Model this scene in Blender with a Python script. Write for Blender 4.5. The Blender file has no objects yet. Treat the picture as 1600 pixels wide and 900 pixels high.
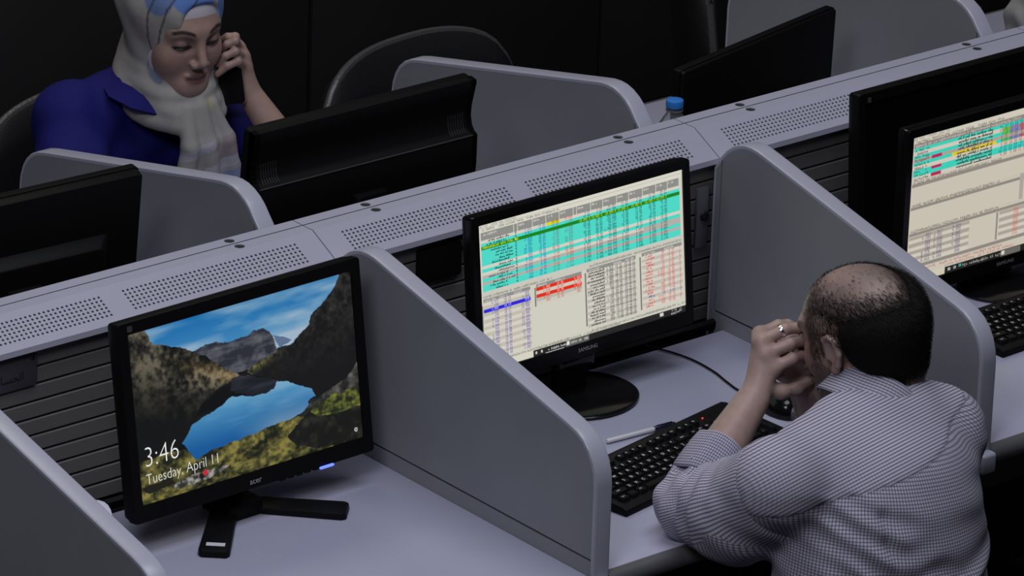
import bpy, bmesh, math, random
import numpy as np
from mathutils import Matrix, Vector
random.seed(7); np.random.seed(7)
SC = bpy.context.scene
COL = SC.collection
PI = math.pi
# ------------------------------------------------------------------ camera
cam = bpy.data.cameras.new('camera'); camo = bpy.data.objects.new('camera', cam); COL.objects.link(camo)
cr = Vector((0.77021, -0.63691, 0.03430)); cu = Vector((0.21926, 0.31490, 0.92344)); cd = Vector((0.59895, 0.70373, -0.38220))
cr.normalize(); cd = (cd - cr * cd.dot(cr)).normalized(); cu = cr.cross(cd)
camo.matrix_world = Matrix(((cr.x, cu.x, -cd.x, -5.2723), (cr.y, cu.y, -cd.y, -6.7595), (cr.z, cu.z, -cd.z, 4.5357), (0, 0, 0, 1)))
cam.sensor_width = 36.0; cam.lens = 36.0 * 8328.15 / 1600.0; cam.clip_end = 100
SC.camera = camo
# ------------------------------------------------------------------ world, lights, exposure
wd = bpy.data.worlds.new('world'); SC.world = wd; wd.use_nodes = True
bg = wd.node_tree.nodes['Background']; bg.inputs[0].default_value = (0.60, 0.62, 0.75, 1); bg.inputs[1].default_value = 0.02
def area(name, loc, rot, sx, sy, power, col):
    l = bpy.data.lights.new(name, 'AREA'); l.shape = 'RECTANGLE'; l.size = sx; l.size_y = sy; l.energy = power; l.color = col
    o = bpy.data.objects.new(name, l); COL.objects.link(o); o.location = loc; o.rotation_euler = rot
    return o
area('ceiling_light', (0.3, -1.2, 5.6), (0, 0, 0), 3.4, 1.6, 104, (0.89, 0.92, 1.0))
area('ceiling_light.001', (0.6, 2.6, 5.6), (0, 0, 0), 3.0, 1.2, 60, (1.0, 0.92, 0.78))
area('ceiling_light.002', (-3.9, -3.2, 5.4), (0, 0, 0), 2.4, 1.6, 158, (0.92, 0.93, 1.0))
SC.view_settings.view_transform = 'Standard'; SC.view_settings.look = 'None'; SC.view_settings.gamma = 1.0
SC.view_settings.exposure = 0.0; SC.view_settings.use_curve_mapping = False
# ------------------------------------------------------------------ materials
MATS = {}
def mat(name, col, rough=0.5, metal=0.0, spec=0.5, noise=0.0, nscale=40.0, bump=0.0, bscale=200.0, emit=None, estr=1.0, trans=0.0, ior=1.45, attr=None, coat=0.0):
    if name in MATS: return MATS[name]
    m = bpy.data.materials.new(name); m.use_nodes = True; nt = m.node_tree; b = nt.nodes['Principled BSDF']
    b.inputs['Base Color'].default_value = (*col, 1); b.inputs['Roughness'].default_value = rough; b.inputs['Metallic'].default_value = metal
    b.inputs['Specular IOR Level'].default_value = spec; b.inputs['Transmission Weight'].default_value = trans; b.inputs['IOR'].default_value = ior
    b.inputs['Coat Weight'].default_value = coat
    tc = nt.nodes.new('ShaderNodeTexCoord')
    src = None
    if attr:
        a = nt.nodes.new('ShaderNodeAttribute'); a.attribute_name = attr; src = a.outputs['Color']
    if noise > 0:
        n = nt.nodes.new('ShaderNodeTexNoise'); n.inputs['Scale'].default_value = nscale; n.inputs['Detail'].default_value = 5
        nt.links.new(tc.outputs['Object'], n.inputs['Vector'])
        mr = nt.nodes.new('ShaderNodeMapRange'); mr.inputs['From Min'].default_value = 0.25; mr.inputs['From Max'].default_value = 0.75
        mr.inputs['To Min'].default_value = 1 - noise; mr.inputs['To Max'].default_value = 1 + noise; nt.links.new(n.outputs['Fac'], mr.inputs['Value'])
        mx = nt.nodes.new('ShaderNodeVectorMath'); mx.operation = 'SCALE'; mx.inputs[0].default_value = col
        if src: nt.links.new(src, mx.inputs[0])
        nt.links.new(mr.outputs[0], mx.inputs['Scale']); src = mx.outputs[0]
    if src: nt.links.new(src, b.inputs['Base Color'])
    if bump > 0:
        n = nt.nodes.new('ShaderNodeTexNoise'); n.inputs['Scale'].default_value = bscale; n.inputs['Detail'].default_value = 3
        nt.links.new(tc.outputs['Object'], n.inputs['Vector'])
        bp = nt.nodes.new('ShaderNodeBump'); bp.inputs['Strength'].default_value = bump; bp.inputs['Distance'].default_value = 0.002
        nt.links.new(n.outputs['Fac'], bp.inputs['Height']); nt.links.new(bp.outputs[0], b.inputs['Normal'])
    if emit: b.inputs['Emission Color'].default_value = (*emit, 1); b.inputs['Emission Strength'].default_value = estr
    MATS[name] = m; return m
def screen_mat(strength):
    m = bpy.data.materials.new('lit_screen'); m.use_nodes = True; nt = m.node_tree; b = nt.nodes['Principled BSDF']
    b.inputs['Base Color'].default_value = (0.01, 0.01, 0.01, 1); b.inputs['Roughness'].default_value = 0.5; b.inputs['Specular IOR Level'].default_value = 0.2
    a = nt.nodes.new('ShaderNodeAttribute'); a.attribute_name = 'picture'
    nt.links.new(a.outputs['Color'], b.inputs['Emission Color']); b.inputs['Emission Strength'].default_value = strength
    return m
M_face = mat('grey_laminate', (0.234, 0.237, 0.262), 0.42, noise=0.04, nscale=9)
M_trim = mat('pale_edge_trim', (0.38, 0.388, 0.475), 0.30)
M_rail = mat('pale_grey_metal', (0.375, 0.382, 0.480), 0.36, noise=0.03, nscale=6)
M_dark = mat('dark_recess', (0.012, 0.012, 0.013), 0.7)
M_slat = mat('dark_grey_slat', (0.125, 0.122, 0.120), 0.5, noise=0.06, nscale=14)
M_desk = mat('pale_lavender_laminate', (0.37, 0.374, 0.495), 0.36, noise=0.05, nscale=5)
M_nose = mat('dark_grey_edging', (0.10, 0.10, 0.108), 0.35)
M_blk = mat('black_plastic', (0.0042, 0.0042, 0.0046), 0.5, spec=0.16, bump=0.05, bscale=900)
M_gls = mat('glossy_black_plastic', (0.005, 0.005, 0.0055), 0.16, spec=0.35)
M_off = mat('unlit_black_screen', (0.003, 0.003, 0.0035), 0.3, spec=0.25)
M_ridge = mat('highlight_seam_grey', (0.055, 0.055, 0.058), 0.35)  # lighter grey for the painted ridge highlight and the cover seam
M_key = mat('black_key_plastic', (0.006, 0.006, 0.007), 0.6, spec=0.12)
M_leg = mat('pale_key_legend', (0.85, 0.85, 0.88), 0.6)
M_logo = mat('silver_lettering', (0.40, 0.40, 0.42), 0.4)
M_floor = mat('dark_carpet', (0.012, 0.012, 0.0125), 0.9, noise=0.2, nscale=30)
M_bwall = mat('dark_panel', (0.0095, 0.0095, 0.010), 0.7, noise=0.15, nscale=5)
M_chair = mat('black_leatherette', (0.010, 0.010, 0.011), 0.42, bump=0.25, bscale=260)
M_steel = mat('dark_steel', (0.06, 0.06, 0.065), 0.35, metal=0.8)
M_chrome = mat('silver_metal', (0.75, 0.74, 0.73), 0.2, metal=1.0)
M_white = mat('white_plastic', (0.62, 0.62, 0.66), 0.35)
M_navy = mat('navy_plastic', (0.010, 0.012, 0.035), 0.25)
M_paper = mat('white_paper', (0.50, 0.50, 0.62), 0.7)
M_pet2 = bpy.data.materials.new('thin_clear_plastic'); M_pet2.use_nodes = True
_nt = M_pet2.node_tree; _nt.nodes.remove(_nt.nodes['Principled BSDF']); _o = _nt.nodes['Material Output']
_t = _nt.nodes.new('ShaderNodeBsdfTransparent'); _t.inputs[0].default_value = (.80, .82, .84, 1); _g = _nt.nodes.new('ShaderNodeBsdfGlossy'); _g.inputs['Roughness'].default_value = .08
_l = _nt.nodes.new('ShaderNodeLayerWeight'); _l.inputs[0].default_value = .10; _m = _nt.nodes.new('ShaderNodeMixShader')
_nt.links.new(_l.outputs['Fresnel'], _m.inputs[0]); _nt.links.new(_t.outputs[0], _m.inputs[1]); _nt.links.new(_g.outputs[0], _m.inputs[2]); _d = _nt.nodes.new('ShaderNodeBsdfDiffuse'); _d.inputs[0].default_value = (.6, .62, .66, 1); _x = _nt.nodes.new('ShaderNodeMixShader'); _x.inputs[0].default_value = .14
_nt.links.new(_m.outputs[0], _x.inputs[1]); _nt.links.new(_d.outputs[0], _x.inputs[2]); _nt.links.new(_x.outputs[0], _o.inputs[0])
M_cap = mat('blue_bottle_cap', (0.035, 0.21, 0.62), 0.35)
M_pet = mat('clear_plastic', (0.93, 0.95, 0.97), 0.04, trans=1.0, ior=1.25)
M_led_b = mat('blue_power_light', (0.02, 0.02, 0.2), 0.4, emit=(0.10, 0.16, 1.0), estr=2.2)
M_led_r = mat('red_key_light', (0.2, 0.02, 0.02), 0.4, emit=(1.0, 0.06, 0.04), estr=1.6)
M_txt = mat('white_screen_text', (0.02, 0.02, 0.02), 0.5, emit=(0.80, 0.80, 0.78), estr=1.0)
M_plate = mat('grey_name_plate', (0.055, 0.055, 0.065), 0.4)
M_ink = mat('black_ink', (0.008, 0.008, 0.008), 0.6)
M_trous = mat('dark_trousers', (0.012, 0.012, 0.015), 0.8)
M_shoe = mat('black_shoe', (0.01, 0.01, 0.01), 0.35)
# ------------------------------------------------------------------ object helpers
def prop(o, label=None, cat=None, group=None, kind=None):
    if label: o['label'] = label
    if cat: o['category'] = cat
    if group: o['group'] = group
    if kind: o['kind'] = kind
    return o
def empty(name, label, cat, loc=(0, 0, 0), rz=0.0, group=None):
    o = bpy.data.objects.new(name, None); COL.objects.link(o); o.empty_display_size = 0.05
    o.location = loc; o.rotation_euler = (0, 0, rz); return prop(o, label, cat, group)
def link(name, me, m, parent=None, loc=None, rot=None):
    o = bpy.data.objects.new(name, me); COL.objects.link(o)
    if m and not me.materials: me.materials.append(m)
    if parent: o.parent = parent
    if loc: o.location = loc
    if rot: o.rotation_euler = rot
    return o
def copy_tree(o, parent=None):
    c = o.copy(); COL.objects.link(c)
    if parent: c.parent = parent
    for ch in list(o.children): copy_tree(ch, c)
    return c
def rrect(w, h, r, n=4, cx=0.0, cy=0.0):
    pts = []
    for sx, sy, a0 in ((1, 1, 0), (-1, 1, 90), (-1, -1, 180), (1, -1, 270)):
        for i in range(n + 1):
            a = math.radians(a0 + 90 * i / n); pts.append((cx + sx * (w / 2 - r) + r * math.cos(a), cy + sy * (h / 2 - r) + r * math.sin(a)))
    return pts
class MB:
    def __init__(s): s.v = []; s.f = []
    def add(s, vs, fs):
        n = len(s.v); s.v += [tuple(map(float, v)) for v in vs]; s.f += [tuple(n + i for i in f) for f in fs]; return s
    def box(s, x0, x1, y0, y1, z0, z1):
        return s.add([(x0, y0, z0), (x1, y0, z0), (x1, y1, z0), (x0, y1, z0), (x0, y0, z1), (x1, y0, z1), (x1, y1, z1), (x0, y1, z1)],
                     [(0, 3, 2, 1), (4, 5, 6, 7), (0, 1, 5, 4), (1, 2, 6, 5), (2, 3, 7, 6), (3, 0, 4, 7)])
    def prism(s, poly, a, b, ax='z', scale_b=1.0):
        n = len(poly)
        def P(p, t):
            return {'z': (p[0], p[1], t), 'y': (p[0], t, p[1]), 'x': (t, p[0], p[1])}[ax]
        cx = sum(p[0] for p in poly) / n; cy = sum(p[1] for p in poly) / n
        pb = [(cx + (p[0] - cx) * scale_b, cy + (p[1] - cy) * scale_b) for p in poly]
        return s.add([P(p, a) for p in poly] + [P(p, b) for p in pb], [tuple(range(n))[::-1], tuple(range(n, 2 * n))] + [(i, (i + 1) % n, n + (i + 1) % n, n + i) for i in range(n)])
    def lathe(s, prof, n=24, c=(0, 0, 0)):
        vs = [(c[0] + r * math.cos(2 * PI * i / n), c[1] + r * math.sin(2 * PI * i / n), c[2] + z) for r, z in prof for i in range(n)]
        fs = [(j * n + i, j * n + (i + 1) % n, (j + 1) * n + (i + 1) % n, (j + 1) * n + i) for j in range(len(prof) - 1) for i in range(n)]
        fs += [tuple(range(n))[::-1], tuple((len(prof) - 1) * n + i for i in range(n))]
        return s.add(vs, fs)
    def tube(s, pts, r, n=10):
        pts = [Vector(p) for p in pts]; rs = r if isinstance(r, (list, tuple)) else [r] * len(pts)
        vs = []; up = Vector((0, 0, 1))
        for i, p in enumerate(pts):
            t = (pts[min(i + 1, len(pts) - 1)] - pts[max(i - 1, 0)]).normalized()
            a = t.cross(up) if abs(t.z) < 0.95 else t.cross(Vector((0, 1, 0)))
            a.normalize(); b = a.cross(t)
            vs += [tuple(p + (a * math.cos(2 * PI * k / n) + b * math.sin(2 * PI * k / n)) * rs[i]) for k in range(n)]
        fs = [(j * n + i, j * n + (i + 1) % n, (j + 1) * n + (i + 1) % n, (j + 1) * n + i) for j in range(len(pts) - 1) for i in range(n)]
        fs += [tuple(range(n))[::-1], tuple((len(pts) - 1) * n + i for i in range(n))]
        return s.add(vs, fs)
    def xf(s, M):
        s.v = [tuple(M @ Vector(v)) for v in s.v]; return s
    def mesh(s, name, bevel=0.0, seg=2, smooth=False):
        me = bpy.data.meshes.new(name); me.from_pydata(s.v, [], s.f)
        bm = bmesh.new(); bm.from_mesh(me)
        bmesh.ops.recalc_face_normals(bm, faces=bm.faces)
        if bevel > 0:
            es = [e for e in bm.edges if len(e.link_faces) == 2 and e.calc_face_angle(0) > 0.5]
            bmesh.ops.bevel(bm, geom=es, offset=bevel, segments=seg, profile=0.5, affect='EDGES', clamp_overlap=True)
        bm.to_mesh(me); bm.free()
        if smooth:
            me.polygons.foreach_set('use_smooth', [True] * len(me.polygons))
            me.set_sharp_from_angle(angle=math.radians(38))
        me.update(); return me
    def build(s, name, m, parent=None, bevel=0.0, seg=2, smooth=False, loc=None, rot=None):
        return link(name, s.mesh(name, bevel, seg, smooth or bevel > 0), m, parent, loc, rot)
def struct(o): o['kind'] = 'structure'; return o
def text_mesh(body, size, extrude=0.0, align='LEFT', thin=0.0):
    cu_ = bpy.data.curves.new('lettering', 'FONT'); cu_.body = body; cu_.size = size; cu_.extrude = extrude; cu_.align_x = align
    cu_.resolution_u = 3; cu_.offset = thin
    o = bpy.data.objects.new('lettering', cu_); COL.objects.link(o)
    dg = bpy.context.evaluated_depsgraph_get(); me = bpy.data.meshes.new_from_object(o.evaluated_get(dg))
    bpy.data.objects.remove(o); bpy.data.curves.remove(cu_)
    return me
# ------------------------------------------------------------------ setting
W = 0.88; ZD = 0.74
struct(MB().box(-7, 9, -6, 9, -0.05, 0).build('floor', M_floor))
wb = struct(MB().box(-0.9, 6.3, 2.30, 2.36, 0, 0.70).build('wall_back', M_dark))
for i in range(8):
    MB().box(-0.850 + i * W + 0.006, -0.850 + (i + 1) * W - 0.006, 2.280, 2.31, 0.02, 0.70).build('panel', M_bwall, wb, bevel=0.003)
# ------------------------------------------------------------------ divider modules (spine of the desk row)
def plate(place, u0, u1, v0, v1, grids, depth, nseg=8):
    """flat plate in (u, v) with rows of real round holes; place(u, v, d) -> point, d = depth below the face"""
    b = MB()
    def quad(a, c, e, g): b.add([place(a, e, 0), place(c, e, 0), place(c, g, 0), place(a, g, 0)], [(0, 1, 2, 3)])
    u = u0
    for (ua, ub, va, vb, nu, nv, r, nw) in grids:
        if ua > u: quad(u, ua, v0, v1)
        quad(ua, ub, v0, va); quad(ua, ub, vb, v1)
        du = (ub - ua) / nu; dv = (vb - va) / nv
        for i in range(nu):
            for j in range(nv):
                cx = ua + (i + .5) * du; cy = va + (j + .5) * dv
                n = nw; vs = []
                for k in range(n):
                    a = 2 * PI * k / n; ca, sa = math.cos(a), math.sin(a); m = max(abs(ca), abs(sa))
                    vs.append(place(cx + ca / m * du / 2, cy + sa / m * dv / 2, 0))
                vs += [place(cx + r * math.cos(2 * PI * k / n), cy + r * math.sin(2 * PI * k / n), 0) for k in range(n)]
                vs += [place(cx + r * math.cos(2 * PI * k / n), cy + r * math.sin(2 * PI * k / n), depth) for k in range(n)]
                fs = [(k, (k + 1) % n, n + (k + 1) % n, n + k) for k in range(n)] + [(n + k, n + (k + 1) % n, 2 * n + (k + 1) % n, 2 * n + k) for k in range(n)]
                b.add(vs, fs)
        u = ub
    if u < u1: quad(u, u1, v0, v1)
    return b
H_R = 1.0964; Y_F = 0.0282; Y_L = 0.100; Z_L = 1.060
def cap_mesh(s):
    g = 0.0011
    top = plate(lambda u, v, d: (u, s * v, H_R - d), g, W - g, 0.0013, Y_F, [(0.1497 - 0.0118, 0.1497 + 0.0118, 0.0030, 0.0266, 1, 1, 0.0092, 16), (W - 0.1475 - 0.0118, W - 0.1475 + 0.0118, 0.0030, 0.0266, 1, 1, 0.0092, 16)], 0.007)
    L = math.hypot(Y_L - Y_F, H_R - Z_L); dy = (Y_L - Y_F) / L; dz = -(H_R - Z_L) / L
    gr = [(0.0475, 0.0475 + 0.372, 0.0155, 0.0155 + 0.0495, 40, 6, 0.0025, 8), (0.4605, 0.4605 + 0.372, 0.0155, 0.0155 + 0.0495, 40, 6, 0.0025, 8)]
    sl = plate(lambda u, v, d: (u, s * (Y_F + dy * v + dz * d), H_R + dz * v - dy * d), g, W - g, 0, L, gr, 0.0022)
    b = MB(); b.add(top.v, top.f); b.add(sl.v, sl.f)
    a, c = g, W - g
    b.add([(a, s * Y_L, Z_L), (c, s * Y_L, Z_L), (c, s * (Y_L + .001), Z_L - .010), (a, s * (Y_L + .001), Z_L - .010), (c, s * (Y_L - .012), Z_L - .013), (a, s * (Y_L - .012), Z_L - .013)], [(0, 1, 2, 3), (3, 2, 4, 5)])
    b.add([(a, s * .0008, H_R), (a, s * Y_F, H_R), (a, s * Y_L, Z_L), (a, s * Y_L, Z_L - .010), (a, s * .0008, Z_L - .010)], [(0, 1, 2, 3, 4)])
    b.add([(c, s * .0008, H_R), (c, s * Y_F, H_R), (c, s * Y_L, Z_L), (c, s * Y_L, Z_L - .010), (c, s * .0008, Z_L - .010)], [(0, 1, 2, 3, 4)])
    return b.mesh('rail_cap')
ME_CAPF, ME_CAPB = cap_mesh(-1), cap_mesh(1)
b = MB(); b.box(0.001, W - 0.001, -0.020, 0.020, 1.04, H_R - 0.0072); b.prism([(-0.030, 1.084), (-0.090, 1.0535), (-0.090, 1.048), (0.090, 1.048), (0.090, 1.0535), (0.030, 1.084)], 0.002, W - 0.002, 'x')
ME_DUCT = b.mesh('rail_lining')
ME_CORE = MB().box(0.0, W, -0.078, 0.078, 0.02, 1.047).mesh('core_panel')
b = MB(); b.prism([(-0.0865, 0.001), (-0.0865, 0.025), (-0.085, 0.0265), (-0.0775, 0.0265), (-0.0775, -0.0005), (-0.085, -0.0005)], 0.001, W - 0.001, 'x')
ME_SLAT = b.mesh('slat')
b = MB(); b.box(0.012, W - 0.012, -0.140, -0.079, 0.60, 0.612); b.box(0.012, W - 0.012, -0.146, -0.138, 0.60, 0.70)
ME_TRAY = b.mesh('cable_tray', bevel=0.002)
ME_TRAYLIP = MB().prism([(-0.126, 0.735), (-0.128, 0.749), (-0.121, 0.7535), (-0.113, 0.750), (-0.110, 0.735)], 0.012, W - 0.012, 'x').mesh('tray_lip')
ME_PLUG = MB().lathe([(0.0091, -0.004), (0.0091, 0), (0.0060, -0.0008), (0.0005, -0.0008)], 16).mesh('hole_plug')
div_lab = {-1: 'pale grey perforated rail divider behind the mountain wallpaper monitor', 0: 'pale grey perforated rail divider behind the stock table monitor with the man', 1: 'pale grey perforated rail divider partly hidden by the two rightmost monitors', 2: 'short end of pale grey rail divider at the top right corner'}
for k in (-1, 0, 1, 2):
    t = empty('desk_divider', div_lab[k], 'divider', (k * W, 0, 0), group='divider modules along the desk row')
    link('core_panel', ME_CORE, M_dark, t); link('front_rail_cap', ME_CAPF, M_rail, t); link('back_rail_cap', ME_CAPB, M_rail, t)
    link('rail_lining', ME_DUCT, M_dark, t); link('cable_tray', ME_TRAY, M_dark, t); link('tray_lip', ME_TRAYLIP, M_blk, t)
    for xx in (0.1497, W - 0.1475):
        for sy in (-1, 1): link('hole_plug', ME_PLUG, M_dark, t, (xx, sy * 0.0148, H_R - 0.0016))
    for j in range(10): link('slat', ME_SLAT, M_slat, t, (0, 0, 1.0165 - j * 0.0308))
# ------------------------------------------------------------------ partitions
OUT = [(0.100, 0.700), (0.100, 1.045), (0.108, 1.058), (0.118, 1.073), (0.130, 1.087), (0.144, 1.0985), (0.160, 1.107), (0.177, 1.1125), (0.195, 1.1140), (0.213, 1.1125), (0.235, 1.1078), (0.735, 0.9935), (0.757, 0.9868), (0.776, 0.9765), (0.791, 0.9625), (0.802, 0.9455), (0.8095, 0.925), (0.8125, 0.903), (0.814, 0.700)]
def offset(pl, d):
    out = []
    for i, p in enumerate(pl):
        a = pl[max(i - 1, 0)]; c = pl[min(i + 1, len(pl) - 1)]
        n1 = Vector((p[1] - a[1], -(p[0] - a[0]))) if i > 0 else Vector((c[1] - p[1], -(c[0] - p[0])))
        n2 = Vector((c[1] - p[1], -(c[0] - p[0]))) if i < len(pl) - 1 else n1
        n1.normalize(); n2.normalize(); n = (n1 + n2).normalized(); f = 1 / max(0.5, n.dot(n1))
        out.append((p[0] + n.x * d * f, p[1] + n.y * d * f))
    return out
def part_meshes(s, ky):
    o = [(s * y * (ky if y > 0.11 else 1), z) for y, z in OUT]
    sg = 1 if s > 0 else -1
    def off(d): return offset(o, d * sg)
    x0, x1 = -0.0129, 0.0222; xm = (x0 + x1) / 2; t = (x1 - x0) / 2
    # trim swept along the outline
    layers = [(-t, 0.0075), (-t, 0.0022), (-t + .0014, 0.0006), (-t + .004, 0), (t - .004, 0), (t - .0014, 0.0006), (t, 0.0022), (t, 0.0075)]
    rows = [(dx, off(dd)) for dx, dd in layers]
    tr = MB(); n = len(o); vs = []
    for dx, pl in rows: vs += [(xm + dx, y, z) for y, z in pl]
    fs = [(r * n + i, r * n + i + 1, (r + 1) * n + i + 1, (r + 1) * n + i) for r in range(len(rows) - 1) for i in range(n - 1)]
    fs += [tuple(r * n for r in range(len(rows)))]
    fs += [tuple(r * n + n - 1 for r in range(len(rows)))]
    tr.add(vs, fs); me_tr = tr.mesh('edge_trim', smooth=True)
    ins = off(0.0068)
    core = MB().prism(ins, x0 + 0.0035, x1 - 0.0035, 'x').mesh('panel_core')
    gy = 0.1228
    pan = [(s * gy, 0.7712)] + [p for p in ins if abs(p[0]) > gy + 0.002 and p[1] > 0.78]
    k = next(i for i, p in enumerate(ins) if abs(p[0]) > gy + 0.002 and p[1] > 0.78)
    za = ins[k - 1]; zb = ins[k]; tt = (gy - abs(za[0])) / (abs(zb[0]) - abs(za[0]))
    pan.insert(1, (s * gy, za[1] + tt * (zb[1] - za[1]) - 0.001)); pan.append((ins[-1][0], 0.7712))
    post = [(s * 0.1068, 0.70), (s * 0.1068, za[1] - 0.004 if tt > 0 else 1.04), (s * 0.1192, za[1] + tt * (zb[1] - za[1]) - 0.003), (s * 0.1192, 0.70)]
    low = [(s * 0.1192, 0.70), (s * 0.1192, 0.7670), (ins[-1][0], 0.7670), (ins[-1][0], 0.70)]
    res = {}
    for nm, poly in (('side_panel', pan), ('end_post', post), ('bottom_rail', low)):
        res[nm] = [MB().prism(poly, a, c, 'x').mesh(nm) for a, c in ((x0 + 0.0002, x0 + 0.0036), (x1 - 0.0036, x1 - 0.0002))]
    return me_tr, core, res
PF = part_meshes(-1, 1.0); PB = part_meshes(1, 1.035)
def partition(x, side, label):
    t = empty('desk_partition', label, 'partition', (x, 0, 0), group='low side partitions between desks')
    tr, core, res = PF if side < 0 else PB
    link('edge_trim', tr, M_trim, t); link('panel_core', core, M_dark, t)
    for nm, ms in res.items():
        for me in ms: link(nm, me, M_face, t)
    s = side
    MB().box(-0.0125, 0.0218, min(s * 0.790, s * 0.832), max(s * 0.790, s * 0.832), 0.698, 0.737).build('foot_cap', M_trim, t, bevel=0.006, seg=3)
    MB().box(-0.011, 0.020, min(s * 0.12, s * 0.70), max(s * 0.12, s * 0.70), 0.0, 0.70).build('support_panel', M_slat, t)
partition(-W, -1, 'grey sloping partition cut off in the bottom left corner')
partition(0, -1, 'grey sloping partition between the mountain wallpaper monitor and the seated man')
partition(W, -1, 'grey sloping partition just behind the balding man')
partition(0, 1, 'grey partition in front of the woman in blue, behind the leftmost monitor')
partition(W, 1, 'grey partition between the woman\'s black monitor and the water bottle')
partition(2 * W, 1, 'grey partition at the top right behind the thin slanted monitor')
# ------------------------------------------------------------------ worktops
def worktop(k, s, label):
    x0, x1 = k * W + 0.0226, (k + 1) * W - 0.0133
    t = empty('worktop', label, 'desk', ((x0 + x1) / 2, s * 0.48, ZD), group='worktops along the desk row')
    w = (x1 - x0) / 2; ky = 1.0 if s < 0 else 1.035
    a = s * 0.148 - s * 0.48; e = s * 0.800 * ky - s * 0.48
    MB().box(-w, w, min(a, e), max(a, e), -0.036, 0).build('top', M_desk, t, bevel=0.001)
    pr = [(e, -0.001), (e + s * .010, -0.0015), (e + s * .0165, -0.006), (e + s * .020, -0.014), (e + s * .020, -0.024), (e + s * .0165, -0.031), (e, -0.036)]
    MB().prism(pr, -w, w, 'x').build('front_edging', M_nose, t, smooth=True)
    MB().box(-w, w, min(a, a + s * .016), max(a, a + s * .016), -0.50, -0.036).build('modesty_panel', M_slat, t)
worktop(-1, -1, 'lavender grey worktop under the mountain wallpaper monitor')
worktop(0, -1, 'lavender grey worktop where the man leans his elbow')
worktop(1, -1, 'lavender grey worktop at the right edge under the second keyboard')
worktop(-1, 1, 'far side worktop under the leftmost black monitor')
worktop(0, 1, 'far side worktop where the woman on the phone sits')
worktop(1, 1, 'pale far side worktop behind the water bottle')
worktop(2, 1, 'far side worktop beyond the top right partition')
# ------------------------------------------------------------------ pictures shown on the screens
def lin(c):
    c = np.asarray(c, float) / 255.0
    return np.where(c <= 0.04045, c / 12.92, ((c + 0.055) / 1.055) ** 2.4)
def vnoise(nx, ny, fx, fy, seed, octaves=4):
    rs = np.random.RandomState(seed); out = np.zeros((ny, nx)); amp = 1.0; tot = 0
    for o in range(octaves):
        gx, gy = int(fx * 2 ** o) + 2, int(fy * 2 ** o) + 2
        g = rs.rand(gy + 1, gx + 1)
        x = np.linspace(0, gx - 1.001, nx); y = np.linspace(0, gy - 1.001, ny)
        xi, yi = x.astype(int), y.astype(int); fx_, fy_ = x - xi, y - yi
        fx_ = fx_ * fx_ * (3 - 2 * fx_); fy_ = fy_ * fy_ * (3 - 2 * fy_)
        a = g[np.ix_(yi, xi)] * (1 - fx_) + g[np.ix_(yi, xi + 1)] * fx_
        c = g[np.ix_(yi + 1, xi)] * (1 - fx_) + g[np.ix_(yi + 1, xi + 1)] * fx_
        out += amp * (a * (1 - fy_)[:, None] + c * fy_[:, None]); tot += amp; amp *= 0.55
    return out / tot
def inpoly(U, V, poly):
    r = np.zeros(U.shape, bool); n = len(poly)
    for i in range(n):
        (x0, y0), (x1, y1) = poly[i], poly[(i + 1) % n]
        if y0 == y1: continue
        c = ((y0 > V) != (y1 > V)) & (U < (x1 - x0) * (V - y0) / (y1 - y0) + x0); r ^= c
    return r
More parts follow.
